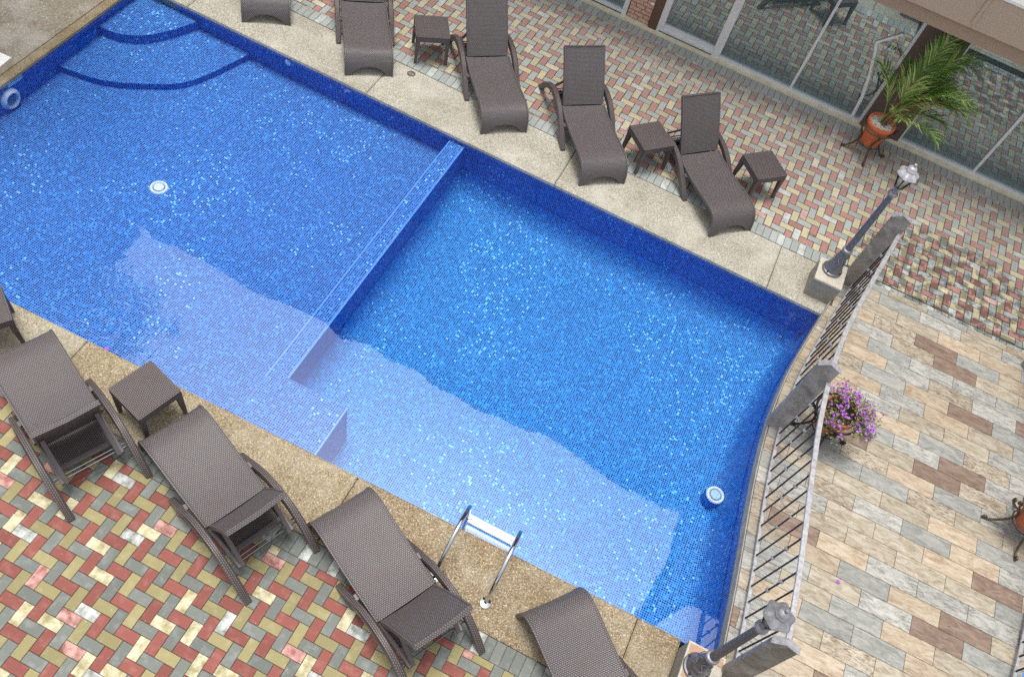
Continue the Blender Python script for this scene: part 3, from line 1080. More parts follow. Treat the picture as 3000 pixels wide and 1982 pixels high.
block("stripe_block", "narrow unseen brown block added to mirror a dark stripe in the water", 5.42, 5.76, 10.8, 16.4, 20, M['pillar'])  # added out of view to shape the stripes mirrored in the water

# ------------------------------------------------------------------ sun loungers
def cat_curve(pts, n=8):
    P = []
    k = len(pts)
    for i in range(k - 1):
        p0, p1, p2, p3 = [Vector(pts[max(0, min(k - 1, i + d))]) for d in (-1, 0, 1, 2)]
        for j in range(n):
            t = j / n
            P.append(.5 * ((2 * p1) + (p2 - p0) * t + (2 * p0 - 5 * p1 + 4 * p2 - p3) * t * t + (3 * p1 - p0 - 3 * p2 + p3) * t ** 3))
    P.append(Vector(pts[-1]))
    return P

def seat_mesh():
    prof = cat_curve([(-.005, 0.0), (.008, .10), (.035, .19), (.085, .265), (.16, .305), (.26, .318), (.40, .305), (.60, .285), (.80, .272), (1.0, .276), (1.185, .295)], 5)
    L = [0.0]
    for a, b in zip(prof[:-1], prof[1:]):
        L.append(L[-1] + (b - a).length)
    def at(d):
        for i in range(len(L) - 1):
            if L[i + 1] >= d:
                t = (d - L[i]) / (L[i + 1] - L[i])
                p = prof[i].lerp(prof[i + 1], t)
                tg = (prof[min(i + 2, len(prof) - 1)] - prof[max(i - 1, 0)]).normalized()
                return p, tg
        return prof[-1], (prof[-1] - prof[-2]).normalized()
    nl, nt = 18, 30
    hw = .312
    m = MB()
    top, bot, uv = [], [], []
    th = .032
    for a in range(nl + 1):
        l = -hw + 2 * hw * a / nl
        zmin = .135 * max(0.0, 1 - (l / .245) ** 2) ** .6
        # first arc length at which the profile is above zmin
        d0 = 0.0
        while at(d0)[0][1] < zmin and d0 < .3:
            d0 += .004
        for b in range(nt + 1):
            d = d0 + (L[-1] - d0) * (b / nt)
            p, tg = at(d)
            nrm = Vector((-tg[1], tg[0]))      # left of the direction foot->hinge: outward/up
            sag = -.010 * max(0, 1 - (l / hw) ** 2) * min(1, d / .4)
            # waist: the panel narrows slightly toward the hinge
            wl_ = l * (1.0 - .035 * max(0, (p[0] - .3)))
            q = p + nrm * sag
            top.append((q[0], wl_, q[1]))
            i_ = p - nrm * th
            bot.append((i_[0], wl_, max(0.0, i_[1]) if d < .02 else i_[1]))
            uv.append((wl_, d))
    N = nt + 1
    tf, bf = [], []
    for a in range(nl):
        for b in range(nt):
            tf.append((a * N + b, a * N + b + 1, (a + 1) * N + b + 1, (a + 1) * N + b))
            bf.append((a * N + b, (a + 1) * N + b, (a + 1) * N + b + 1, a * N + b + 1))
    m.add(top, [tuple(reversed(f)) for f in tf], uv)
    m.add(bot, [tuple(reversed(f)) for f in bf], uv)
    o = len(top)
    rim = []
    vs_ = top + bot
    for b in range(nt):
        rim.append((b, b + 1, o + b + 1, o + b))
        c = nl * N
        rim.append((c + b + 1, c + b, o + c + b, o + c + b + 1))
    for a in range(nl):
        rim.append(((a + 1) * N, a * N, o + a * N, o + (a + 1) * N))
        rim.append((a * N + nt, (a + 1) * N + nt, o + (a + 1) * N + nt, o + a * N + nt))
    m.add(vs_, rim, [(p[0] + p[1], p[2]) for p in vs_])
    # raised rolled edges
    for s in (-1, 1):
        path = []
        for b in range(nt + 1):
            p, tg = at(L[-1] * b / nt)
            nrm = Vector((-tg[1], tg[0]))
            wl_ = hw * (1.0 - .035 * max(0, (p[0] - .3)))
            q = p - nrm * .012
            path.append((q[0], s * (wl_ + .004), q[1]))
        m.sweep(path, .012, .020, (0, 1, 0))
    return m

ARCH = [(.655, 0.0), (.73, .055), (.81, .115), (.90, .185), (.99, .25), (1.09, .305), (1.20, .342), (1.33, .358), (1.46, .345), (1.58, .300), (1.69, .225), (1.79, .125), (1.885, 0.0)]
def arch_mesh(s):
    m = MB()
    P = cat_curve(ARCH, 3)
    path = [(p[0], s * .372, p[1]) for p in P]
    n = len(path)
    m.sweep(path, [.034] * n, [.034 + .010 * math.sin(PI * i / (n - 1)) for i in range(n)], (0, 1, 0))
    return m

def back_mesh(ang, length=.76):
    m = MB()
    ca, sa = math.cos(ang), math.sin(ang)
    hw = .282
    n, k = 10, 10
    def P(u, l, t):
        # u along the back from the hinge, t thickness offset (positive = front)
        bow = .018 * math.sin(PI * min(1, u / length)) - .012 * (1 - (l / hw) ** 2)
        return (1.19 + u * ca - (t + bow) * sa, l, .30 + u * sa + (t + bow) * ca)
    fr, uvs, bk = [], [], []
    for i in range(n + 1):
        for j in range(k + 1):
            u = length * i / n; l = -hw + 2 * hw * j / k
            fr.append(P(u, l, .0)); bk.append(P(u, l, -.035)); uvs.append((l, u))
    K = k + 1
    ff = [(i * K + j, i * K + j + 1, (i + 1) * K + j + 1, (i + 1) * K + j) for i in range(n) for j in range(k)]
    m.add(fr, [tuple(reversed(f)) for f in ff], uvs)
    m.add(bk, ff, uvs)
    o = len(fr)
    rim = []
    for i in range(n):
        rim.append((i * K, (i + 1) * K, o + (i + 1) * K, o + i * K))
        rim.append(((i + 1) * K + k, i * K + k, o + i * K + k, o + (i + 1) * K + k))
    for j in range(k):
        rim.append((j + 1, j, o + j, o + j + 1))
        rim.append((n * K + j, n * K + j + 1, o + n * K + j + 1, o + n * K + j))
    m.add(fr + bk, rim, [(p[0] + p[1], p[2]) for p in fr + bk])
    # border lip
    lip = [P(u, -hw, -.017) for u in (0, length * .33, length * .66, length)]
    m.sweep(lip, .011, .024, (0, 1, 0))
    m.sweep([P(u, hw, -.017) for u in (0, length * .33, length * .66, length)], .011, .024, (0, 1, 0))
    m.sweep([P(length, l, -.017) for l in (-hw, 0, hw)], .011, .024, (ca, 0, sa))
    return m

SHARED = {}
def lounger(label, origin, head_deg, back_deg):
    r = thing("sun_lounger", label, "sun lounger", (origin[0], origin[1], 0), math.radians(head_deg), "wicker sun loungers round the pool")
    def part(name, key, fn, mat, smooth=True):
        if key not in SHARED:
            SHARED[key] = fn().mesh(name, mat, smooth)
        o = bpy.data.objects.new(name, SHARED[key])
        COL.objects.link(o)
        o.parent = r
        return o
    part("seat", "seat", seat_mesh, M['weave'])
    part("arm_leg", "arch-1", lambda: arch_mesh(-1), M['weave_fine'])
    part("arm_leg", "arch1", lambda: arch_mesh(1), M['weave_fine'])
    ang = math.radians(back_deg)
    part("backrest", "back%d" % back_deg, lambda: back_mesh(ang), M['weave'])
    def base():
        m = MB()
        for s in (-1, 1):
            m.sweep([(.62, s * .285, .235), (1.1, s * .285, .235), (1.66, s * .275, .225)], .018, .026, (0, 1, 0))
            m.box(.85, .91, s * .33 - .02, s * .33 + .02, .205, .238)
        m.sweep([(1.50, -.30, .225), (1.50, .30, .225)], .026, .020, (1, 0, 0))
        return m
    part("seat_frame", "base", base, M['resin'])
    def under():
        m = MB()
        m.add([(1.16, -.262, .20), (1.49, -.262, .195), (1.49, .262, .195), (1.16, .262, .20)], [(0, 1, 2, 3)])
        m.box(1.15, 1.49, -.265, .265, .170, .1955)
        return m
    part("under_panel", "under", under, M['weave_fine'])
    def rods():
        m = MB()
        for x in (1.565, 1.605):
            m.tube([(x, -.365, .215), (x, .365, .215)], .008, 8)
        return m
    part("cross_rod", "rods", rods, M['rod'])
    for s in (-1, 1):
        def strut(s=s):
            m = MB()
            u = .34
            x0 = 1.19 + u * math.cos(ang) + .03 * math.sin(ang); z0 = .30 + u * math.sin(ang) - .03 * math.cos(ang)
            m.sweep([(x0, s * .245, z0 - .02), (1.66, s * .245, .235)], .020, .012, (0, 1, 0))
            return m
        part("prop_strut", "strut%d_%d" % (back_deg, s), strut, M['resin'])
    return r

LOUNGERS = [
    ("brown wicker lounger cropped by the top edge, only its arched foot end showing", (-6.161, 8.305), 121.6, 54),
    ("brown wicker lounger with cropped back, next to the lone foot end", (-4.489, 8.239), 124.5, 54),
    ("brown wicker lounger with its back cropped, just past the side table nearest the floor drain", (-2.469, 8.350), 129.0, 54),
    ("brown wicker lounger standing clear, its bent arm hooking out over the pavers", (-0.961, 8.260), 128.4, 53),
    ("brown wicker lounger between two side tables at the end of the far row", (0.838, 8.458), 134.4, 55),
    ("grey brown wicker lounger with its back raised upright, cropped by the picture's edge", (-5.175, 2.600), -25.3, 66),
    ("grey brown wicker lounger with a steep raised back beside the lone near side table", (-3.438, 2.618), -21.9, 60),
    ("grey brown wicker lounger with its back lowest, closest to the steel pool ladder", (-1.595, 2.700), -27.4, 55),
    ("grey brown wicker lounger running off the bottom edge past the steel ladder", (0.609, 2.852), -39.6, 55),
]
for a in LOUNGERS:
    lounger(*a)

# ------------------------------------------------------------------ side tables
def table_parts():
    h, s = .455, .23
    top = MB()
    top.add([(-s, -s, h), (s, -s, h), (s, s, h), (-s, s, h)], [(0, 1, 2, 3)])
    for (a, b, nx_, ny_) in (((-s, -s), (s, -s), 0, -1), ((s, -s), (s, s), 1, 0), ((s, s), (-s, s), 0, 1), ((-s, s), (-s, -s), -1, 0)):
        o = .006
        top.add([(a[0] + nx_ * o, a[1] + ny_ * o, h - .085), (b[0] + nx_ * o, b[1] + ny_ * o, h - .085), (b[0], b[1], h), (a[0], a[1], h)], [(0, 1, 2, 3)])
    top.add([(-s, -s, h - .085), (-s, s, h - .085), (s, s, h - .085), (s, -s, h - .085)], [(0, 1, 2, 3)])
    e = s - .004
    for (a, b) in (((-e, -e), (e, -e)), ((e, -e), (e, e)), ((e, e), (-e, e)), ((-e, e), (-e, -e))):
        top.sweep([(a[0], a[1], h - .004), (b[0], b[1], h - .004)], .008, .006, (b[1] - a[1], a[0] - b[0], 0))
    legs = []
    for sx in (-1, 1):
        for sy in (-1, 1):
            m = MB()
            x0, y0 = sx * (s - .026), sy * (s - .026)
            x1, y1 = sx * (s - .012), sy * (s - .012)
            vs_ = []
            for (cx, cy, z, w_) in ((x0, y0, h - .083, .028), (x0, y0, h - .15, .027), (x1, y1, 0, .017)):
                vs_ += [(cx - w_, cy - w_, z), (cx + w_, cy - w_, z), (cx + w_, cy + w_, z), (cx - w_, cy + w_, z)]
            m.add(vs_, [(0, 1, 2, 3), (4, 5, 1, 0), (5, 6, 2, 1), (6, 7, 3, 2), (7, 4, 0, 3), (8, 9, 5, 4), (9, 10, 6, 5), (10, 11, 7, 6), (11, 8, 4, 7), (11, 10, 9, 8)])
            legs.append(m)
    return top, legs
ttop, tlegs = table_parts()
tm = ttop.mesh("tabletop", M['weave_fine'])
lm = [l.mesh("leg", M['weave_fine']) for l in tlegs]
def side_table(label, c, corner_a, corner_b):
    ang = math.atan2(corner_b[1] - corner_a[1], corner_b[0] - corner_a[0])
    r = thing("side_table", label, "side table", (c[0], c[1], 0), ang, "square wicker side tables")
    o = bpy.data.objects.new("tabletop", tm); COL.objects.link(o); o.parent = r
    for q in lm:
        o = bpy.data.objects.new("leg", q); COL.objects.link(o); o.parent = r
def centre(q): return (sum(p[0] for p in q) / 4, sum(p[1] for p in q) / 4)
T1 = [(-4.375, 9.239), (-3.970, 9.497), (-3.722, 9.076), (-4.121, 8.834)]
T2 = [(-.988, 9.019), (-.66, 9.34), (-.33, 9.04), (-.626, 8.723)]
T3 = [(.558, 9.468), (.891, 9.784), (1.181, 9.437), (.853, 9.122)]
N0C, N0A = (-5.535, 2.632), math.radians(55.7)
N1 = [(-3.848, 2.979), (-3.408, 2.851), (-3.541, 2.397), (-3.999, 2.552)]
side_table("square brown wicker side table beside the round floor drain in the paving", centre(T1), T1[0], T1[1])
side_table("square brown wicker side table tucked against a lounger's arm, between the two last far loungers", centre(T2), (-.626, 8.723), (-.33, 9.04))
side_table("square brown wicker side table at the very end of the far row", centre(T3), T3[0], T3[1])
side_table("grey brown wicker side table between two near loungers, wholly in view", centre(N1), N1[0], N1[1])
side_table("dark wicker side table cropped at the picture's edge, one leg on the golden coping", N0C, (0, 0), (math.cos(N0A), math.sin(N0A)))

# ------------------------------------------------------------------ pedestals and lamp posts
def pedestal(label, x0, x1, y0, y1, h, tile):
    r = thing("lamp_pedestal", label, "pedestal", ((x0 + x1) / 2, (y0 + y1) / 2, 0), 0, "concrete lamp pedestals")
    hx, hy = (x1 - x0) / 2, (y1 - y0) / 2
    m = MB(); m.prism([(-hx, -hy), (hx, -hy), (hx, hy), (-hx, hy)], -.3, h - .03); m.obj("block", M['ped'], r)
    m = MB(); m.slabpiece([(-hx - .003, -hy - .003), (hx + .003, -hy - .003), (hx + .003, hy + .003), (-hx - .003, hy + .003)], h - .0295, h, .006); m.obj("cap", M['pedtop'], r)
    if tile:
        for (a, b, c, d) in ((-hx + .015, hx - .02, hy - .10, hy - .015), (-hx + .015, -hx + .10, -hy + .08, hy - .115)):
            m = MB(); m.slabpiece([(a, c), (b, c), (b, d), (a, d)], h - .001, h + .006, .002); m.obj("tile", M['terrac_tile'], r)
pedestal("grey concrete block with a white cap under the far lamp post", 1.990, 2.345, 8.05, 8.44, .33, False)
pedestal("pale concrete block with terracotta edging tiles under the near lamp post", 1.935, 2.30, 2.66, 3.075, .30, True)

def lamp(label, loc, capmat):
    r = thing("lamp_post", label, "lamp post", loc, .3, "cast iron lamp posts")
    m = MB(); m.lathe([(.128, 0), (.132, .012), (.128, .03), (.112, .036), (.108, .05), (.100, .10), (.094, .12), (.088, .14), (.090, .155), (.080, .20), (.066, .29), (.056, .355), (.052, .375)], 28)
    bs = m.obj("base", M['lamp'], r, True)
    for k in range(4):
        a = PI / 4 + k * PI / 2
        m = MB(); m.lathe([(.013, .028), (.013, .046), (.006, .05)], 6, (.113 * math.cos(a), .113 * math.sin(a), 0)); m.obj("bolt", M['irondark'], bs)
    # cast ornament on the base
    m = MB()
    for k in range(6):
        a = k * PI / 3
        pts = []
        for t in range(11):
            u = t / 10
            z = .17 + .15 * u
            rr = .094 - .034 * (z - .15) / .2 + .004
            aa = a + .22 * math.sin(u * PI * 2)
            pts.append((rr * math.cos(aa), rr * math.sin(aa), z))
        m.tube(pts, .005, 5)
    m.obj("scroll_ornament", M['lampcap'], bs, True)
    m = MB(); m.lathe([(.05, .376), (.063, .384), (.066, .392), (.060, .400), (.066, .408), (.063, .420), (.050, .428)], 24); m.obj("collar", M['lampcap'], r, True)
    # fluted shaft
    m = MB()
    vs_, fs = [], []
    n = 32
    zs = [.428, .6, .9, 1.2, 1.395]
    for z in zs:
        rb = .043 - .008 * (z - .428)
        for k in range(n):
            rr = rb * (1.0 if k % 2 == 0 else .90)
            a = 2 * PI * k / n
            vs_.append((rr * math.cos(a), rr * math.sin(a), z))
    for i in range(len(zs) - 1):
        for k in range(n):
            l = (k + 1) % n
            fs.append((i * n + k, i * n + l, (i + 1) * n + l, (i + 1) * n + k))
    m.add(vs_, fs)
    m.obj("shaft", M['lamp'], r)
    m = MB(); m.lathe([(.036, 1.395), (.054, 1.402), (.058, 1.415), (.058, 1.43), (.050, 1.44), (.034, 1.447), (.030, 1.48), (.040, 1.51), (.052, 1.525), (.052, 1.535), (.02, 1.54)], 24); m.obj("neck", M['lampcap'], r, True)
    lan = MB()
    for k in range(6):
        a = k * PI / 3
        lan.sweep([(.05 * math.cos(a), .05 * math.sin(a), 1.535), (.102 * math.cos(a), .102 * math.sin(a), 1.715)], .008, .005, (-math.sin(a), math.cos(a), 0))
    lan.tube([(.103 * math.cos(k * PI / 3), .103 * math.sin(k * PI / 3), 1.715) for k in range(6)], .008, 6, closed=True)
    ln = lan.obj("lantern_frame", M['irondark'], r)
    m = MB()
    for k in range(6):
        a, b = k * PI / 3, (k + 1) * PI / 3
        m.add([(.047 * math.cos(a), .047 * math.sin(a), 1.537), (.047 * math.cos(b), .047 * math.sin(b), 1.537), (.097 * math.cos(b), .097 * math.sin(b), 1.713), (.097 * math.cos(a), .097 * math.sin(a), 1.713)], [(0, 1, 2, 3)])
    m.obj("glass", M['lampglass'], ln)
    m = MB(); m.lathe([(.018, 1.54), (.02, 1.58), (.028, 1.62), (.022, 1.66), (.0, 1.68)], 12); m.obj("bulb", M['plastic'], ln, True)
    # petalled crown
    m = MB()
    vs_, fs = [], []
    n = 48
    prof = [(.112, 1.712, .008), (.119, 1.726, .011), (.108, 1.744, .009), (.090, 1.758, .006), (.068, 1.774, .003), (.056, 1.79, 0)]
    for (rr, z, am) in prof:
        for k in range(n):
            a = 2 * PI * k / n
            q = rr + am * math.cos(6 * a)
            vs_.append((q * math.cos(a), q * math.sin(a), z + am * .5 * math.cos(6 * a)))
    for i in range(len(prof) - 1):
        for k in range(n):
            l = (k + 1) % n
            fs.append((i * n + k, i * n + l, (i + 1) * n + l, (i + 1) * n + k))
    fs.append(tuple(reversed(range(n))))
    m.add(vs_, fs)
    cp = m.obj("crown", capmat, r, True)
    m = MB(); m.lathe([(.056, 1.785), (.060, 1.792), (.060, 1.80), (.052, 1.808), (.050, 1.822), (.036, 1.838), (.014, 1.846), (.010, 1.856), (.017, 1.868), (.015, 1.882), (0, 1.892)], 24); m.obj("finial", capmat, cp, True)
lamp("slim grey lamp post with a bright crown, standing on the far concrete block", (2.157, 8.30, .33), M['crownbright'])
lamp("grey lamp post leaning into view over the near end of the railing", (2.062, 2.872, .306), M['lampcap'])

# ------------------------------------------------------------------ railings along the walkway
def railing(label, fx, sgn, posts):
    r = thing("railing", label, "railing", (0, 0, 0), 0, "curved iron railings of the walkway")
    for (py, hz) in posts:
        x0 = fx(py) - sgn * .055
        poly = [(0, -.0), (0, 1.27), (.015, 1.29), (.095, 1.36), (.20, 1.315), (.215, 1.29), (.215, 0.0)]
        m = MB()
        n = len(poly)
        z0 = hz
        ty = .028
        vs_ = [(x0 + sgn * p[0], py - ty, z0 + p[1]) for p in poly] + [(x0 + sgn * p[0], py + ty, z0 + p[1]) for p in poly]
        fs = [tuple(range(n)), tuple(reversed(range(n, 2 * n)))] + [((i + 1) % n, i, i + n, (i + 1) % n + n) for i in range(n)]
        m.add(vs_, fs)
        po = m.obj("post", M['plank'], r)
        m = MB()
        cap = [(x0 - sgn * .004, py, z0 + 1.282), (x0 + sgn * .095, py, z0 + 1.366), (x0 + sgn * .225, py, z0 + 1.308)]
        m.sweep(cap, .034, .006, (0, 1, 0))
        m.obj("post_cap", M['galv'], po)
    ys = [p[0] for p in posts]
    for (a, b) in zip(ys[:-1], ys[1:]):
        n = 18
        yy = [a + .03 + (b - a - .06) * i / n for i in range(n + 1)]
        m = MB(); m.sweep([(fx(y) + sgn * .150, y, 1.20) for y in yy], .026, .012, (1, 0, 0)); m.obj("handrail", M['galv'], r)
        m = MB(); m.sweep([(fx(y) + sgn * .115, y, .165) for y in yy], .020, .010, (1, 0, 0)); m.obj("bottom_rail", M['galv'], r)
        cnt = int((b - a - .12) / .1665)
        for i in range(cnt + 1):
            y = a + .11 + i * .1665
            if y > b - .06: break
            p0 = Vector((fx(y) + sgn * .116, y, .175)); p1 = Vector((fx(y) + sgn * .149, y, 1.19))
            m = MB(); m.tube([p0, p1], .0098, 6)
            ba = m.obj("baluster", M['irondark'], r, True)
            if i % 2 == 0:
                for t in (.40, .68):
                    q = p0.lerp(p1, t)
                    m = MB(); m.lathe([(.005, -.026), (.018, -.016), (.023, 0), (.018, .016), (.005, .026)], 10, q); m.obj("knot", M['galv'], ba, True)
railing("curved grey railing with dark balusters between the pool and the tiled walkway", edge, 1, [(2.98, .10), (5.87, .10), (8.42, .10)])
railing("grey railing on the far side of the walkway, only scraps showing at the picture's edge", edge_r, -1, [(2.98, .10), (5.55, .10), (8.45, .10)])

# ------------------------------------------------------------------ pool fittings
def disc(name, label, loc, prof, mats, cat, axis='z', group=None, n=32):
    r = thing(name, label, cat, loc, 0, group)
    if axis == 'x':
        r.rotation_euler = (0, PI / 2, 0)
    if axis == 'y':
        r.rotation_euler = (PI / 2, 0, 0)
    for (pn, pr, mt) in zip(('rim', 'lens', 'hub'), prof, mats):
        m = MB(); m.lathe(pr, n); m.obj(pn, mt, r, True)
    return r
ringp = [(.073, .001), (.080, .016), (.100, .016), (.108, .008), (.110, .0)]
disc("pool_light", "round white lamp set in the shallow pool floor", (-5.75, 5.358, ZS), (ringp, [(.072, .006), (.0, .008)], [(.062, .009), (.058, .020), (0, .022)]), (M['plastic'], M['lensgrey'], M['plastic']), "pool light", group="round pool lights")
_dl = disc("pool_light", "round aqua lamp in the deep pool floor near the curved railing", (1.936, 5.19, -.70), (ringp, [(.072, .006), (.0, .008)], [(.062, .009), (.058, .018), (0, .020)]), (M['plastic'], M['lensgrey'], M['lens']), "pool light", group="round pool lights")
ringw = [(.085, .001), (.088, .05), (.105, .056), (.125, .040), (.142, .012), (.144, .0)]
m = MB(); m.lathe([(.112, -.19), (.112, -.001), (.106, .0)], 28); m.obj("housing", M['mosaic_glow'], _dl, True)
disc("wall_light", "white ringed lamp on the pool wall under the skimmer", (XL + .002, 5.455, -.275), (ringw, [(.084, .012), (0, .022)]), (M['plastic'], M['lensgrey']), "pool light", 'x')
disc("pool_inlet", "small white inlet cap on the long far pool wall", (-5.596, yb(-5.6) - .002, -.15), ([(.02, 0.0), (.045, .004), (.048, .016), (.03, .03), (0, .034)],), (M['plastic'],), "inlet", 'y', n=16)
sk = thing("skimmer", "white rectangular skimmer mouth in the short pool wall", "skimmer", (XL + .001, 5.605, -.07))
m = MB(); m.box(0, .012, -.115, .115, -.055, .055); m.obj("plate", M['plastic'], sk)
m = MB(); m.box(.012, .016, -.09, .09, -.035, .04); m.obj("mouth", M['lens'], sk)
m = MB(); m.slabpiece([(-.13, -.13), (.13, -.13), (.13, .13), (-.13, .13)], -.004, .006, .004)
o = m.obj("white_hatch", M['plastic']); o.location = (-8.335, 5.70, .001); o.rotation_euler = (0, 0, .05)
o["label"] = "flat white square hatch plate on the concrete by the short pool side"; o["category"] = "hatch"
dr = thing("floor_drain", "small round metal drain in the pale paving by the far side table", "drain", (-4.044, 8.63, .002))
m = MB(); m.lathe([(.045, 0), (.048, .004), (.055, .004), (.058, 0)], 24); m.obj("rim", M['rod'], dr)
m = MB(); m.lathe([(.044, .001), (0, .0015)], 24)
m.obj("grate", M['slab'], dr)
for k in range(5):
    m = MB(); m.box(-.04 + .004, .036, -.036 + k * .018 - .003, -.036 + k * .018 + .003, .0015, .004); m.obj("grate_bar", M['rod'], dr)

lad = thing("pool_ladder", "polished steel pool ladder with a white tread", "ladder", (0, 0, 0))
for x in (.09, -.445):
    dy = .03 if x > 0 else .02
    P = cat_curve([(2.545, 0.0), (2.56, .18), (2.61, .34), (2.72, .46), (2.88, .52), (3.04, .50), (3.17, .40), (3.225, .22), (3.235, 0.0), (3.235, -.35), (3.235, -.80)], 5)
    m = MB(); m.tube([(x, p[0] + dy, p[1]) for p in P], .0205, 12); rl = m.obj("rail", M['chrome'], lad, True)
    m = MB(); m.lathe([(.024, .022), (.03, .02), (.052, .014), (.058, .004), (.058, 0)], 24, (x, 2.545 + dy, 0.001)); m.obj("flange", M['chrome'], rl, True)
for z in (-.012, -.30, -.58):
    m = MB(); m.box(-.424, .069, 3.215, 3.30, z - .03, z); st = m.obj("tread", M['plastic'], lad)
    for x in (-.40, .045):
        m = MB(); m.box(x - .012, x + .012, 3.245, 3.265, z, z + .003); m.obj("screw", M['rod'], st)

# ------------------------------------------------------------------ pots, stands, plants
def pot_stand(label, c, rad, hgt, rot, mat, ring_r):
    r = thing("pot_stand", label, "plant stand", c, rot, "iron pot stands with curled feet")
    m = MB(); m.tube([(ring_r * math.cos(2 * PI * k / 36), ring_r * math.sin(2 * PI * k / 36), hgt) for k in range(36)], .0135, 8, closed=True); m.obj("ring", mat, r, True)
    m = MB(); m.tube([(.155 * math.cos(2 * PI * k / 28), .155 * math.sin(2 * PI * k / 28), .20) for k in range(28)], .008, 8, closed=True); m.obj("ring", mat, r, True)
    for k in range(4):
        a = k * PI / 2
        prof = [(ring_r + .035, hgt + .012), (ring_r + .042, hgt - .02), (ring_r + .02, hgt - .035), (ring_r, hgt - .01), (ring_r - .012, hgt - .08), (.165, .30), (.165, .20), (.20, .12), (.26, .05), (rad - .02, .014), (rad + .012, .016), (rad + .018, .042), (rad - .006, .052), (rad - .016, .034)]
        P = cat_curve(prof, 4)
        m = MB(); m.tube([(p[0] * math.cos(a), p[0] * math.sin(a), max(p[1], .014)) for p in P], .0138, 7); m.obj("leg", mat, r, True)
    return r
def pot(label, c, R1, h, mat, fill):
    r = thing("flower_pot", label, "flower pot", c, 0, "terracotta pots")
    m = MB(); m.lathe([(R1 * .62, 0), (R1 * .66, .01), (R1 * .90, h * .80), (R1 * .93, h * .84), (R1 * .99, h * .845), (R1 * 1.0, h * .86), (R1, h * .985), (R1 * .98, h), (R1 * .89, h), (R1 * .87, h * .985), (R1 * .85, h * .9)], 40); m.obj("body", mat, r, True)
    m = MB(); m.lathe([(R1 * .855, h * .91), (R1 * .5, h * .925), (0, h * .935)], 24); m.obj("topping", fill, r)
    return r

# palm by the building
pot_stand("brown iron stand holding the palm pot beside the glass doors", (2.156, 11.21, 0), .31, .50, math.atan2(11.14 - 11.21, 1.861 - 2.156), M['ironbrown'], .235)
pot("bright orange terracotta pot topped with white pebbles", (2.156, 11.21, .205), .205, .385, M['terra'], M['pebwhite'])
palm = thing("potted_palm", "green feather palm growing from the pebble topped pot against the brown pillar", "palm", (2.156, 11.21, .56))
prnd = random.Random(11)
def frond(root, az, lean, length, leaf, n_leaf, droop, mat, stem_r=.007, base=(0, 0)):
    pts = []
    N = 14
    d = Vector((math.cos(az), math.sin(az), 0))
    p = Vector((base[0], base[1], 0)); ang = lean
    for i in range(N + 1):
        pts.append(p.copy())
        ang += droop / N * (0.4 + 1.6 * i / N)
        p = p + (d * math.sin(ang) + Vector((0, 0, 1)) * math.cos(ang)) * (length / N)
    m = MB(); m.tube(pts, [stem_r * (1 - .8 * i / N) for i in range(N + 1)], 5)
    st = m.obj("frond", M['stem'] if prnd.random() < .6 else mat, root)
    lf = MB()
    side = d.cross(Vector((0, 0, 1)))
    for i in range(n_leaf):
        t = .36 + .64 * i / (n_leaf - 1)
        x = t * N
        k = min(int(x), N - 1)
        q = pts[k].lerp(pts[k + 1], x - k)
        tg = (pts[k + 1] - pts[k]).normalized()
        up = side.cross(tg).normalized()
        for s in (-1, 1):
            L = leaf * (.55 + .65 * math.sin(PI * (.12 + .80 * (t - .36) / .64))) * prnd.uniform(.85, 1.1)
            dr = (tg * prnd.uniform(1.0, 1.5) + side * s * prnd.uniform(.5, .8) + up * prnd.uniform(.05, .4)).normalized()
            w_ = side.cross(dr).cross(dr)
            wv = dr.cross(up).normalized() * .0085
            q1 = q + dr * L * .5
            q2 = q + dr * L + Vector((0, 0, -L * prnd.uniform(.12, .35)))
            lf.add([q - wv * .5, q + wv * .5, q1 + wv, q1 - wv, q2], [(0, 1, 2, 3), (3, 2, 4)])
    lf.obj("leaflets", mat, st)
for i in range(13):
    az = .45 + prnd.gauss(0, .6)
    ln_ = prnd.uniform(.8, 1.25)
    frond(palm, az, prnd.uniform(.02, .34), ln_, prnd.uniform(.30, .40), 26, prnd.uniform(.5, 1.35), M['frond'] if prnd.random() < .85 else M['frond_dry'], base=(prnd.uniform(-.05, .05), prnd.uniform(-.05, .05)))
for k_ in range(6):
    frond(palm, prnd.uniform(-.6, 1.2), prnd.uniform(0, .16), prnd.uniform(1.2, 1.5), .36, 30, prnd.uniform(.3, .7), M['frond'], base=(prnd.uniform(-.05, .05), prnd.uniform(-.05, .05)))
for az, le in ((-.5, .6), (.1, .65), (2.4, .2), (-1.4, .35)):
    frond(palm, az, le, .85, .30, 22, 1.0, M['frond'], base=(prnd.uniform(-.05, .05), prnd.uniform(-.05, .05)))

# flower bush beside the railing
pot_stand("iron stand with curled feet holding the flower pot behind the railing", (2.607, 6.03, ZT), .30, .50, math.atan2(5.998 - 6.03, 2.307 - 2.607), M['irondark'], .25)
pot("terracotta pot half hidden under violet flowers", (2.607, 6.03, ZT + .205), .20, .36, M['terra2'], M['soil'])
bush = thing("flower_bush", "bush of small violet flowers and yellow green leaves spilling over its pot", "flowers", (2.64, 6.04, ZT + .55))
frnd = random.Random(4)
lf, fl, tw = MB(), MB(), MB()
clumps = []
for i in range(54):
    a = frnd.uniform(0, 2 * PI); rr = .335 * math.sqrt(frnd.random())
    cx, cy = rr * math.cos(a) + .04, rr * math.sin(a) * .95
    cz = .16 - .9 * rr * rr * 1.6 + frnd.uniform(-.05, .06)
    clumps.append((cx, cy, cz))
for i in range(5):
    clumps.append((.22 + .03 * i, -.06 - .015 * i + frnd.uniform(-.05, .05), .02 - .022 * i))
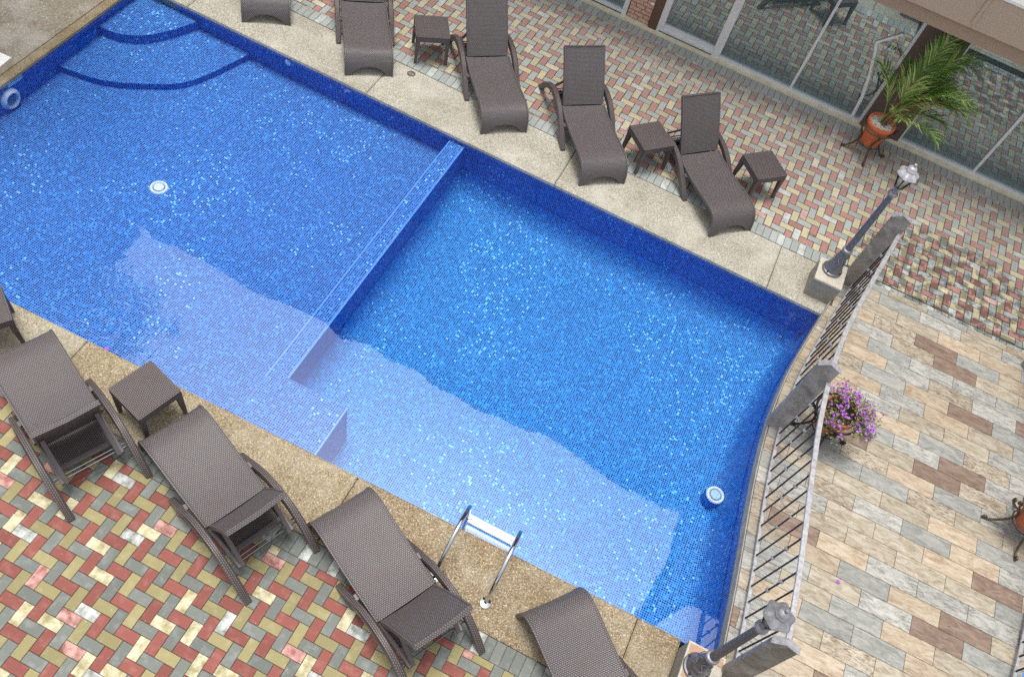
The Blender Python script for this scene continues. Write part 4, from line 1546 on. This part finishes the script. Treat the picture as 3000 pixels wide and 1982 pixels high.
for (cx, cy, cz) in clumps:
    tw.tube([(cx * .2, cy * .2, -.03), (cx * .6, cy * .6, cz * .5), (cx, cy, cz)], .003, 4)
    for k in range(30):
        p = Vector((cx + frnd.gauss(0, .04), cy + frnd.gauss(0, .04), cz + frnd.gauss(-.02, .035)))
        d = Vector((frnd.gauss(0, 1), frnd.gauss(0, 1), frnd.gauss(.4, .6))).normalized()
        s = d.cross(Vector((frnd.random(), frnd.random(), frnd.random()))).normalized()
        L = frnd.uniform(.022, .042); w_ = L * .28
        lf.add([p, p + d * L * .5 + s * w_, p + d * L, p + d * L * .5 - s * w_], [(0, 1, 2, 3)])
    nf = frnd.choice([2, 5, 8, 11])
    for k in range(nf):
        p = Vector((cx + frnd.gauss(0, .03), cy + frnd.gauss(0, .03), cz + abs(frnd.gauss(.02, .02))))
        nrm = Vector((frnd.gauss(0, .5), frnd.gauss(-.2, .5), 1)).normalized()
        e = nrm.cross(Vector((1, 0, 0))).normalized(); f_ = nrm.cross(e)
        R_ = frnd.uniform(.012, .018)
        vs_, fs = [], []
        for q in range(5):
            a = q * 2 * PI / 5
            u = e * math.cos(a) + f_ * math.sin(a); v = -e * math.sin(a) + f_ * math.cos(a)
            vs_ += [p, p + u * R_ * .6 + v * R_ * .42, p + u * R_ + nrm * .002, p + u * R_ * .6 - v * R_ * .42]
            fs.append((4 * q, 4 * q + 1, 4 * q + 2, 4 * q + 3))
        fl.add(vs_, fs)
tw.obj("twigs", M['soil'], bush)
lf.obj("leaves", M['leaf'], bush)
fl.obj("blossoms", M['flower'], bush)

# pot at the picture's edge
pot_stand("iron pot stand half cut off at the edge of the tiled walkway", (4.955, 6.045, ZT), .36, .52, math.atan2(6.005 - 6.045, 4.594 - 4.955), M['ironbrown'], .25)
pot("dusty terracotta pot with a dark band, cropped at the picture's edge", (4.955, 6.045, ZT + .205), .205, .36, M['terra2'], M['soil'])
pl2 = thing("potted_plant", "pink leaved plant in the cropped pot at the picture's edge", "plant", (4.975, 6.05, ZT + .54))
m, m2 = MB(), MB()
for i in range(160):
    a = frnd.uniform(0, 2 * PI); rr = .16 * math.sqrt(frnd.random())
    p = Vector((rr * math.cos(a), rr * math.sin(a), frnd.uniform(-.01, .16)))
    d = Vector((frnd.gauss(0, 1), frnd.gauss(0, 1), frnd.gauss(.5, .5))).normalized()
    s = d.cross(Vector((0, .3, 1))).normalized()
    L = frnd.uniform(.04, .07)
    (m if i % 3 else m2).add([p, p + d * L * .5 + s * L * .3, p + d * L, p + d * L * .5 - s * L * .3], [(0, 1, 2, 3)])
m.obj("leaves", M['leaf'], pl2)
m2.obj("blossoms", M['flower'], pl2)

# ------------------------------------------------------------------ palm tree reflected in the water, outside the picture
tree = thing("palm_tree", "tall palm with a ragged crown beyond the short side of the pool", "palm", (-10.6, 7.0, 0))
m = MB()
m.tube([(0, 0, -.2), (.08, .03, 1.5), (.25, -.1, 3.2), (.7, -.35, 5.2), (1.25, -.65, 7.0)], [.20, .16, .14, .12, .10], 12)
m.obj("trunk", M['bark'], tree, True)
crown = bpy.data.objects.new("crown", None); COL.objects.link(crown); crown.parent = tree; crown.location = (1.25, -.65, 7.0)
def big_frond(az, lean, length, droop):
    lf = MB()
    N = 12
    d = Vector((math.cos(az), math.sin(az), 0)); p = Vector((0, 0, 0)); ang = lean
    pts = []
    for i in range(N + 1):
        pts.append(p.copy()); ang += droop / N
        p = p + (d * math.sin(ang) + Vector((0, 0, 1)) * math.cos(ang)) * (length / N)
    lf.tube(pts, [.02 * (1 - .8 * i / N) for i in range(N + 1)], 4)
    side = d.cross(Vector((0, 0, 1)))
    for i in range(34):
        t = .15 + .85 * i / 33; x = t * N; k = min(int(x), N - 1)
        q = pts[k].lerp(pts[k + 1], x - k); tg = (pts[k + 1] - pts[k]).normalized()
        for s in (-1, 1):
            dr = (tg * .6 + side * s + Vector((0, 0, -.35 + prnd.uniform(-.2, .2)))).normalized()
            L = .55 * math.sin(PI * (.15 + .75 * t)) + .1
            wv = tg * .02
            lf.add([q - wv, q + wv, q + dr * L], [(0, 1, 2)])
    return lf
for i in range(15):
    big_frond(i * 2.4, .35 + .07 * (i % 5), prnd.uniform(1.3, 1.9), 1.6).obj("frond", M['frond'], crown)

# ------------------------------------------------------------------ little things
def blossom(label, loc):
    m = MB()
    for q in range(5):
        a = q * 2 * PI / 5
        u = Vector((math.cos(a), math.sin(a), .25)); v = Vector((-math.sin(a), math.cos(a), 0)); p = Vector((0, 0, .002))
        m.add([p, p + u * .014 + v * .010, p + u * .024, p + u * .014 - v * .010], [(0, 1, 2, 3)])
    o = m.obj("fallen_flower", M['petal']); o.location = loc
    o["label"] = label; o["category"] = "flower"; o["group"] = "fallen violet flowers"
blossom("single violet flower lying on a grey tile of the walkway", (3.214, 4.447, ZT + .004))
blossom("violet flower floating by the near pool edge", (-4.56, 3.07, Z_W + .004))
drnd = random.Random(9)
m = MB()
for i in range(190):
    if i < 120:
        x, y = drnd.uniform(-5.2, .8), drnd.uniform(.3, 2.1)
    else:
        x, y = drnd.uniform(-6, 4.5), drnd.uniform(8.9, 11.4)
    s = drnd.uniform(.003, .0065); a = drnd.uniform(0, PI)
    c, q = math.cos(a) * s, math.sin(a) * s
    k_ = drnd.uniform(.4, 1)
    m.add([(x - c, y - q, .004), (x + q * k_, y - c * k_, .003), (x + c, y + q, .005), (x - q * k_, y + c * k_, .006)], [(0, 1, 2, 3)])
m.obj("plant_debris", M['pedtop'], kind="stuff", label="tiny pale plant crumbs scattered over the pavers")
